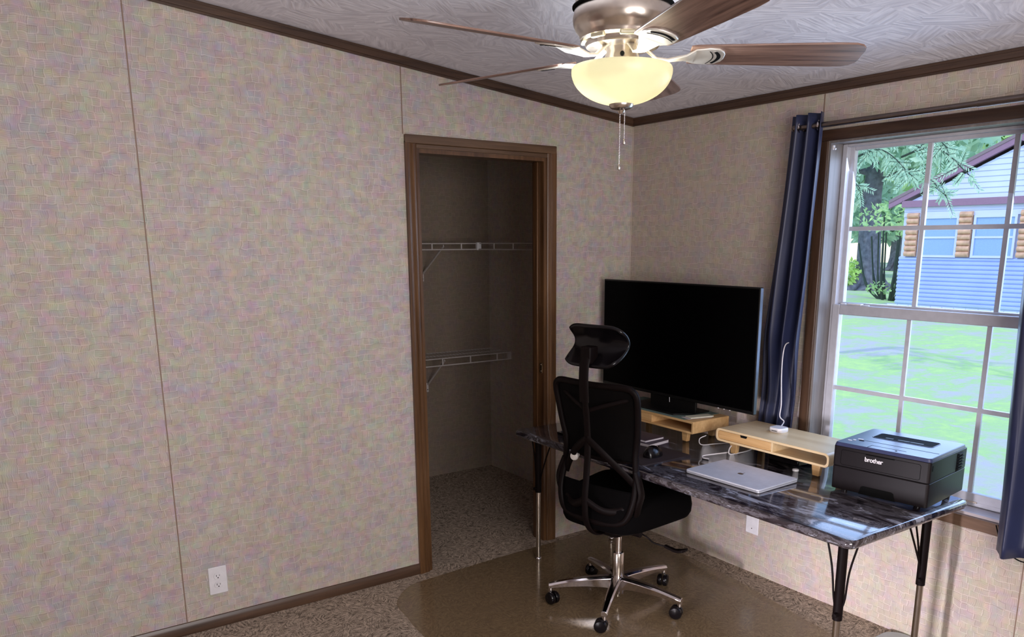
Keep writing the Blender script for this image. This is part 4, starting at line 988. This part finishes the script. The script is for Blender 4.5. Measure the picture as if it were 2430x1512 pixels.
# rear spine, Y arms, lumbar bar with its knob
g = G(); g.tube(smooth_path([(-0.06, 0, 0.375), (-0.17, 0, 0.385), (-0.235, 0, 0.45), (-0.250, 0, 0.56), (-0.240, 0, 0.68), (-0.235, 0, 0.80), (-0.245, 0, 0.92), (-0.262, 0, 1.02)], 5), 0.013, 12, flat=(1.3, 0.6), up=(1, 0, 0)); sp = L(g, 'spine', M_satin, smooth=60)
for s in (1, -1):
    g = G(); g.tube(smooth_path([(-0.240, 0.0, 0.83), (-0.225, s*0.07, 0.775), (-0.185, s*0.14, 0.70), (-0.150, s*0.188, 0.64)], 5), 0.013, 10, flat=(1.3, 0.6), up=(1, 0, 0)); L(g, 'cross_arm', M_satin, sp, smooth=60)
    g = G(); g.tube(smooth_path([(-0.250, 0.0, 0.56), (-0.225, s*0.08, 0.52), (-0.185, s*0.15, 0.53), (-0.155, s*0.19, 0.60)], 5), 0.013, 10, flat=(1.3, 0.6), up=(1, 0, 0)); L(g, 'cross_arm', M_satin, sp, smooth=60)
    g = G(); g.tube(smooth_path([(-0.245, 0, 0.95), (-0.22, s*0.10, 0.985), (-0.175, s*0.205, 1.02)], 4), 0.007, 10, flat=(1.3, 0.6), up=(1, 0, 0)); L(g, 'upper_arm', M_satin, sp, smooth=60)
g = G(); g.tube(smooth_path([(-0.125, 0.185, 0.752), (-0.145, 0.11, 0.742), (-0.155, 0, 0.738), (-0.145, -0.11, 0.742), (-0.125, -0.185, 0.752)], 6), 0.024, 10, flat=(0.35, 1.0), up=(0, 0, 1)); lb = L(g, 'lumbar_support', M_satin, smooth=60)
g = G(); cc = Vector((-0.205, 0.098, 0.728)); g.lathe([(0.002, -0.010), (0.016, -0.009), (0.0195, -0.003), (0.0195, 0.004), (0.016, 0.010), (0.006, 0.030)], cc, 24, axis='x'); L(g, 'lumbar_knob', plain('ivory_knob', (0.62, 0.59, 0.55), 0.4), lb)
for s in (1, -1):      # folded-up arm brackets low on both sides
    g = G(); g.tube(smooth_path([(-0.150, s*0.195, 0.70), (-0.155, s*0.218, 0.64), (-0.155, s*0.226, 0.60), (-0.155, s*0.214, 0.555), (-0.135, s*0.19, 0.50), (-0.10, s*0.16, 0.43), (-0.05, s*0.09, 0.40)], 5), 0.017, 10, flat=(0.7, 1.2), up=(1, 0, 0)); L(g, 'side_bracket', M_satin, smooth=60)
# headrest post and curved pad
g = G(); g.tube(smooth_path([(-0.262, 0, 0.99), (-0.268, 0, 1.08), (-0.262, 0, 1.16), (-0.235, 0, 1.205)], 5), 0.0205, 12, flat=(1.25, 0.42), up=(1, 0, 0)); hp = L(g, 'headrest_post', M_satin, smooth=50)
g = G(); g.box(-0.262, -0.205, -0.027, 0.027, 1.150, 1.222); L(g, 'headrest_joint', M_satin, hp, bevel=0.008, seg=3)
g = G(); grid = []; A, B = 24, 14
for j in range(B+1):
    v = j/B
    row = []
    for i in range(A+1):
        u = -1+2*i/A
        hw = 0.148*(1-0.06*(1-v))
        zz = 1.138+0.168*v
        # rounded corners by pulling the rows in at the ends
        cr = 1-0.0*v
        e = abs(u)**7
        zz = 1.222+(zz-1.222)*(1-0.26*e)
        y = u*hw*(1-0.09*abs(2*v-1)**6)
        x = -0.205+0.055*math.sin(PI*min(1, v*0.95))-0.050*(1-v)**2+1.15*y*y*0.9-0.025*v*v
        row.append(g.bm.verts.new((x, y, zz)))
    grid.append(row)
for j in range(B):
    for i in range(A): g.bm.faces.new((grid[j][i], grid[j][i+1], grid[j+1][i+1], grid[j+1][i]))
hs = L(g, 'headrest_pad', M_black, smooth=180, solid=0.016)
b_ = hs.modifiers.new('soft', 'BEVEL'); b_.width = 0.006; b_.segments = 3; b_.limit_method = 'ANGLE'; b_.angle_limit = R(50)

# pale thing whose corner shows beyond the mat by the wall
g = G(); g.rings([[Vector((a, b, h)) for a, b in rrect(0.30-o_, 0.46-o_, 0.07, 6, -0.16, -1.975)] for o_, h in ((0.01, 0.001), (0, 0.006), (0.006, 0.014))])
tag(g.build('floor_tray', plain('pale_grey_rubber', (0.42, 0.44, 0.44), 0.5)), 'pale grey rounded tray on the carpet by the window wall', 'tray')

# ------------------------------------------------------------------ outdoors
GZ = -0.62
g = G(); n = 24
bmesh.ops.create_grid(g.bm, x_segments=60, y_segments=60, size=1)
for v in g.bm.verts:
    x = 40+v.co.x*40.0; y = 12+v.co.y*55; v.co = Vector((x, y, GZ+0.08*math.sin(x*0.5)*math.sin(y*0.4)+ (0.05*math.sin(x*2.1+y*1.7)) if x > 1 else GZ))
for v in g.bm.verts:
    if v.co.x < 0.6: v.co.x = 0.6
o = struct('floor_lawn', g, M_grass, smooth=180)

HX = 22.0
hs_ = empty('shed', (HX+3, 8.0, GZ), 'pale blue sided outbuilding with maroon fascia beyond the lawn', 'building')
hy1, hy0 = 11.40, 4.6; pk = (hy1+0.4+4.2)/2; ez = 2.72; rz_ = ez+(hy1+0.45-pk)*0.45
g = G(); g.box(HX+0.12, HX+6, hy0, hy1, GZ-0.2, ez); g.prism([(hy1, ez), (hy0, ez), (pk, rz_-0.12)], HX+0.12, HX+6, lambda a, b, h: (h, a, b)); g.build('wall', M_sidingl, hs_)
# lower corrugated courses
g = G(); z = -0.36; pr_ = []
while z < 1.12:
    pr_ += [(0.0, z), (0.05, z+0.04), (0.06, z+0.09)]; z += 0.128
pts = [(0.125, -0.36)]+[(0.12-a, b) for a, b in pr_]+[(0.125, z)]
g.prism(pts, hy0, hy1+0.03, lambda a, b, h: (HX+a, h, b)); g.build('lower_siding', M_siding, hs_, smooth=20)
g = G(); z = 2.42; pr_ = []
while z < rz_-0.3:
    pr_ += [(0.005, z), (0.03, z+0.005), (0.0, z+0.155)]; z += 0.16
def gable_lap(g):
    zz = 2.42
    while zz < rz_-0.25:
        za, zb = zz, min(zz+0.16, rz_-0.2)
        def hwid(q): return (hy1, hy0) if q < ez else (min(hy1, pk+(rz_-0.1-q)/0.45), max(hy0, pk-(rz_-0.1-q)/0.45))
        (a1, a0), (b1, b0) = hwid(za), hwid(zb)
        g.rings([[Vector((HX+0.08, a1, za)), Vector((HX+0.08, a0, za)), Vector((HX+0.12, a0, za)), Vector((HX+0.12, a1, za))], [Vector((HX+0.105, b1, zb)), Vector((HX+0.105, b0, zb)), Vector((HX+0.12, b0, zb)), Vector((HX+0.12, b1, zb))]])
        zz += 0.16
gable_lap(g := G()); g.build('gable_siding', M_sidingl, hs_)
g = G()
k = 0
y = hy0
while y < hy1: g.box(HX+0.105, HX+0.118, y, y+0.36, GZ-0.1, -0.37); y += 0.375
g.build('skirting', M_sidingl, hs_)
g = G(); g.box(HX-0.02, HX+0.12, hy0-0.4, hy1+0.05, ez+0.0, ez+0.20); g.build('fascia', M_maroon, hs_)
for s in (1, -1):
    e = hy1+0.5 if s > 0 else 2*pk-hy1-0.5
    g = G(); zE = rz_-(hy1+0.5-pk)*0.45
    g.prism([(e, zE), (pk, rz_), (pk, rz_+0.24), (e, zE+0.22)], HX-0.02, HX+0.10, lambda a, b, h: (h, a, b)); g.build('rake_board', M_maroon, hs_)
    g = G(); g.prism([(e, zE+0.16), (pk, rz_+0.18), (pk, rz_+0.28), (e, zE+0.26)], HX-0.04, HX+6.2, lambda a, b, h: (h, a, b)); g.build('roof', M_shingle, hs_)
for wy in (10.19, 8.50):
    g = G(); frame(g, HX+0.03, HX+0.12, wy-0.62, wy+0.62, 1.16, 2.42, 0.07); wf = g.build('window', M_sidingl, hs_)
    g = G(); g.box(HX+0.07, HX+0.115, wy-0.56, wy+0.56, 1.23, 2.35); g.build('pane', M_pane, wf)
    g = G(); g.box(HX+0.04, HX+0.10, wy-0.56, wy+0.56, 1.74, 1.80); g.build('sash_rail', M_sidingl, wf)
for wy in (11.05, 9.36, 7.60, 6.4):
    g = G(); z = 1.18
    while z < 2.38: g.tube([(HX+0.06, wy-0.19, z+0.085), (HX+0.06, wy+0.19, z+0.085)], 0.088, 10); z += 0.17
    g.build('log_shutter', M_log, hs_, smooth=60)

def leaf_cloud(g, c, rad, n, size, rng, elong=1.0, droop=0.0, shell=0.35):
    for _ in range(n):
        while True:
            d = Vector((rng.uniform(-1, 1), rng.uniform(-1, 1), rng.uniform(-1, 1)))
            if 0.05 < d.length < 1: break
        d = d.normalized()*(shell+(1-shell)*rng.random()**0.6)
        p = Vector(c)+Vector((d.x*rad[0], d.y*rad[1], d.z*rad[2]))
        a = Vector((rng.uniform(-1, 1), rng.uniform(-1, 1), rng.uniform(-1, 1)-droop)).normalized()
        b = a.cross(Vector((rng.uniform(-1, 1), rng.uniform(-1, 1), rng.uniform(-1, 1)))).normalized()
        s = size*rng.uniform(0.6, 1.4)
        g.bm.faces.new([g.bm.verts.new(p+a*s*elong), g.bm.verts.new(p+b*s*0.45), g.bm.verts.new(p-a*s*elong), g.bm.verts.new(p-b*s*0.45)])
def tree(name, base, h, tr, crowns, leafm, n, size, label, barkm=M_bark, seed=1, flare=True, group=None, elong=1.0):
    rng = random.Random(seed); o = empty(name, base, label, 'tree', group=group)
    b = Vector(base); rows = []
    for t, rr in ((0, tr*1.9 if flare else tr), (0.03, tr*1.3 if flare else tr), (0.10, tr), (0.5, tr*0.8), (1.0, tr*0.45)):
        q = b+Vector((0.15*math.sin(5*t+seed), 0.15*math.sin(4*t+seed*2), h*t))
        rows.append([q+Vector((rr*(1+0.15*math.sin(3*a+seed))*math.cos(a), rr*(1+0.15*math.cos(5*a))*math.sin(a), 0)) for a in [2*PI*k/14 for k in range(14)]])
    g = G(); g.rings(rows)
    if flare:
        for k in range(6):
            a = k*PI/3+seed; g.tube(smooth_path([b+Vector((tr*0.5*math.cos(a), tr*0.5*math.sin(a), tr*2.2)), b+Vector((tr*1.4*math.cos(a), tr*1.4*math.sin(a), tr*0.5)), b+Vector((tr*2.8*math.cos(a), tr*2.8*math.sin(a), -0.05))], 4), [tr*0.35]*8+[tr*0.12], 8)
    g.build('trunk', barkm, o, smooth=60)
    g = G()
    for (c, r) in crowns: leaf_cloud(g, b+Vector(c), r, n, size, rng, elong)
    f = g.build('foliage', leafm, o, smooth=180)
    if len(crowns) > 1:
        g = G()
        for (c, r) in crowns:
            g.tube(smooth_path([b+Vector((0, 0, h*0.6)), b+Vector((c[0]*0.5, c[1]*0.5, h*0.6+(c[2]-h*0.6)*0.7)), b+Vector(c)], 4), [tr*0.3]*4+[tr*0.2]*3+[tr*0.12]*2, 6)
        g.build('limb', barkm, o, smooth=60)
    return o
tree('shade_tree', (33.2, 19.5, GZ-0.05), 9, 0.55, [((0, 0, 7.5), (4.2, 4.6, 2.2)), ((-2, 3, 6.2), (2.5, 3, 1.6)), ((-1, -3.2, 6.6), (2.5, 2.8, 1.7)), ((0, 0, 11), (5, 5, 2.5))], M_leafb, 900, 0.32, 'thick grey trunk tree standing left of the shed', seed=3)
for i, (x, y, k_, m_, sd) in enumerate(((44, 29.5, 1.0, M_leafb, 5), (74, 45.5, 1.7, M_leaf, 6), (59, 33.5, 1.35, M_leafb, 7), (45.5, 21.2, 1.0, M_leaf, 8), (62, 22.0, 1.15, M_leafy, 9), (75, 29, 1.7, M_leaf, 10))):
    tree('background_tree', (x, y, GZ-0.05), 8*k_, 0.3*k_, [((0, 0, 5.6*k_), (3.8*k_, 3.7*k_, 3.0*k_)), ((-1*k_, 0.5*k_, 9.6*k_), (3.0*k_, 3.2*k_, 2.8*k_)), ((0, 1.2*k_, 3.2*k_), (2.6*k_, 2.6*k_, 1.6*k_)), ((0, -1.2*k_, 7.6*k_), (2.6*k_, 2.6*k_, 2.2*k_))], m_, 1100, 0.36*k_,
         ['blue-green tree farthest left beyond the lawn', 'green tree far behind the thick grey trunk', 'blue-green tree just left of the shed roof', 'green tree rising above the low end of the shed roof', 'yellow-green tree above the shed gable', 'green tree behind the right end of the shed'][i], seed=sd)
# shrub of slim dark stems between trunk and shed
st = empty('multi_stem_shrub', (27.5, 14.9, GZ), 'shrub of slim dark upright stems left of the shed wall', 'shrub')
rng = random.Random(4); g = G()
for k in range(17):
    a = rng.uniform(0, 6.28); s = rng.uniform(0.3, 1.2); b = Vector((27.5+0.35*math.cos(a), 14.9+0.35*math.sin(a), GZ-0.05)); hh = rng.uniform(2.2, 3.4)
    g.tube(smooth_path([b, b+Vector((s*0.5*math.cos(a), s*0.6*math.sin(a), hh*0.3)), b+Vector((s*0.8*math.cos(a), s*math.sin(a), hh))], 5), [0.06]*6+[0.035]*5, 6)
g.build('stem', M_bark2, st, smooth=60)
g = G(); leaf_cloud(g, (27.5, 14.9, 2.6), (1.4, 1.5, 0.7), 300, 0.13, rng); leaf_cloud(g, (27.3, 14.9, -0.2), (0.6, 0.9, 0.3), 90, 0.12, rng); g.build('foliage', M_leaf, st, smooth=180)
sb = empty('bush', (32.2, 20.1, GZ), 'small bright green bush at the foot of the thick trunk', 'shrub')
g = G(); leaf_cloud(g, (32.2, 20.1, 0.15), (0.6, 0.75, 0.75), 420, 0.13, rng); g.build('foliage', M_leafy, sb, smooth=180)
g = G(); g.tube([(32.2, 20.1, GZ-0.05), (32.2, 20.1, 0.3)], 0.04, 6); g.build('stem', M_bark2, sb)
# near tree just outside, mostly hidden by the wall; its feathery branches hang into view
nt_ = empty('feathery_tree', (9.2, 8.6, GZ), 'feathery branches of a near tree hanging into the upper window panes', 'tree')
g = G(); b = Vector((9.2, 8.6, GZ-0.05)); g.tube(smooth_path([b, b+Vector((0.1, 0, 2)), b+Vector((0.0, -0.1, 5))], 5), [0.24]*5+[0.16]*6, 12); g.build('trunk', M_bark, nt_, smooth=60)
def spray(g, gl, p0, p1, rng, nleaf=7):
    p0, p1 = Vector(p0), Vector(p1); mid = (p0+p1)/2+Vector((0, 0, 0.25)); path = smooth_path([p0, mid, p1], 6)
    g.tube(path, [0.018]*5+[0.008]*(len(path)-5), 5)
    for q in path[3:]:
        for _ in range(3):
            d = Vector((rng.uniform(-.4, .4), rng.uniform(-1, 1), rng.uniform(-1.0, 0.25))).normalized(); e = q+d*rng.uniform(0.12, 0.3)
            g.tube([q, e], 0.003, 4)
            side = d.cross(Vector((1, 0, 0))).normalized()
            for k in range(nleaf):
                t = (k+1)/nleaf; c_ = q.lerp(e, t)
                for s in (1, -1):
                    a = (d*0.75+side*s*0.8+Vector((rng.uniform(-.3, .3), 0, -0.25))).normalized()*0.075; w = a.cross(Vector((1, 0, 0))).normalized()*0.009
                    gl.bm.faces.new([gl.bm.verts.new(c_), gl.bm.verts.new(c_+a*0.5+w), gl.bm.verts.new(c_+a), gl.bm.verts.new(c_+a*0.5-w)])
gb, gl = G(), G(); rng = random.Random(11)
top = Vector((9.2, 8.5, 3.6))
ends = [(8.6, 4.9, 2.85), (8.4, 4.1, 2.45), (8.6, 3.4, 2.6), (8.9, 3.0, 2.3), (8.5, 2.5, 2.55), (9.0, 6.1, 3.1), (9.0, 6.6, 2.7), (9.1, 7.0, 2.3), (8.8, 5.6, 2.6), (8.8, 4.4, 3.1), (8.6, 2.9, 2.95), (8.4, 3.6, 3.1), (8.9, 6.9, 3.2), (8.6, 6.4, 2.2)]
for e in ends: spray(gb, gl, Vector(e)+Vector((0.3, 1.2, 0.35)), e, rng)
for e in ends[:1]+ends[5:6]+ends[10:11]: gb.tube(smooth_path([top, (top+Vector(e))/2+Vector((0, 0, 0.8)), Vector(e)+Vector((0.3, 1.2, 0.35))], 6), 0.03, 6)
gb.build('branch', M_bark2, nt_, smooth=60); gl.build('foliage', M_leafb, nt_, smooth=180)

# repeats of a kind share a group
for nm, gp in (('background_tree', 'trees beyond the shed and lawn'), ('charging_cable', 'white cables on the desk'), ('book', 'books beside the mouse pad'),
               ('wire_shelf', 'wire shelves in the closet'), ('monitor_riser', 'bamboo risers on the desk'), ('curtain', 'navy window curtains')):
    for o in list(sc.objects):
        if o.parent is None and o.name.split('.')[0] == nm: o['group'] = gp
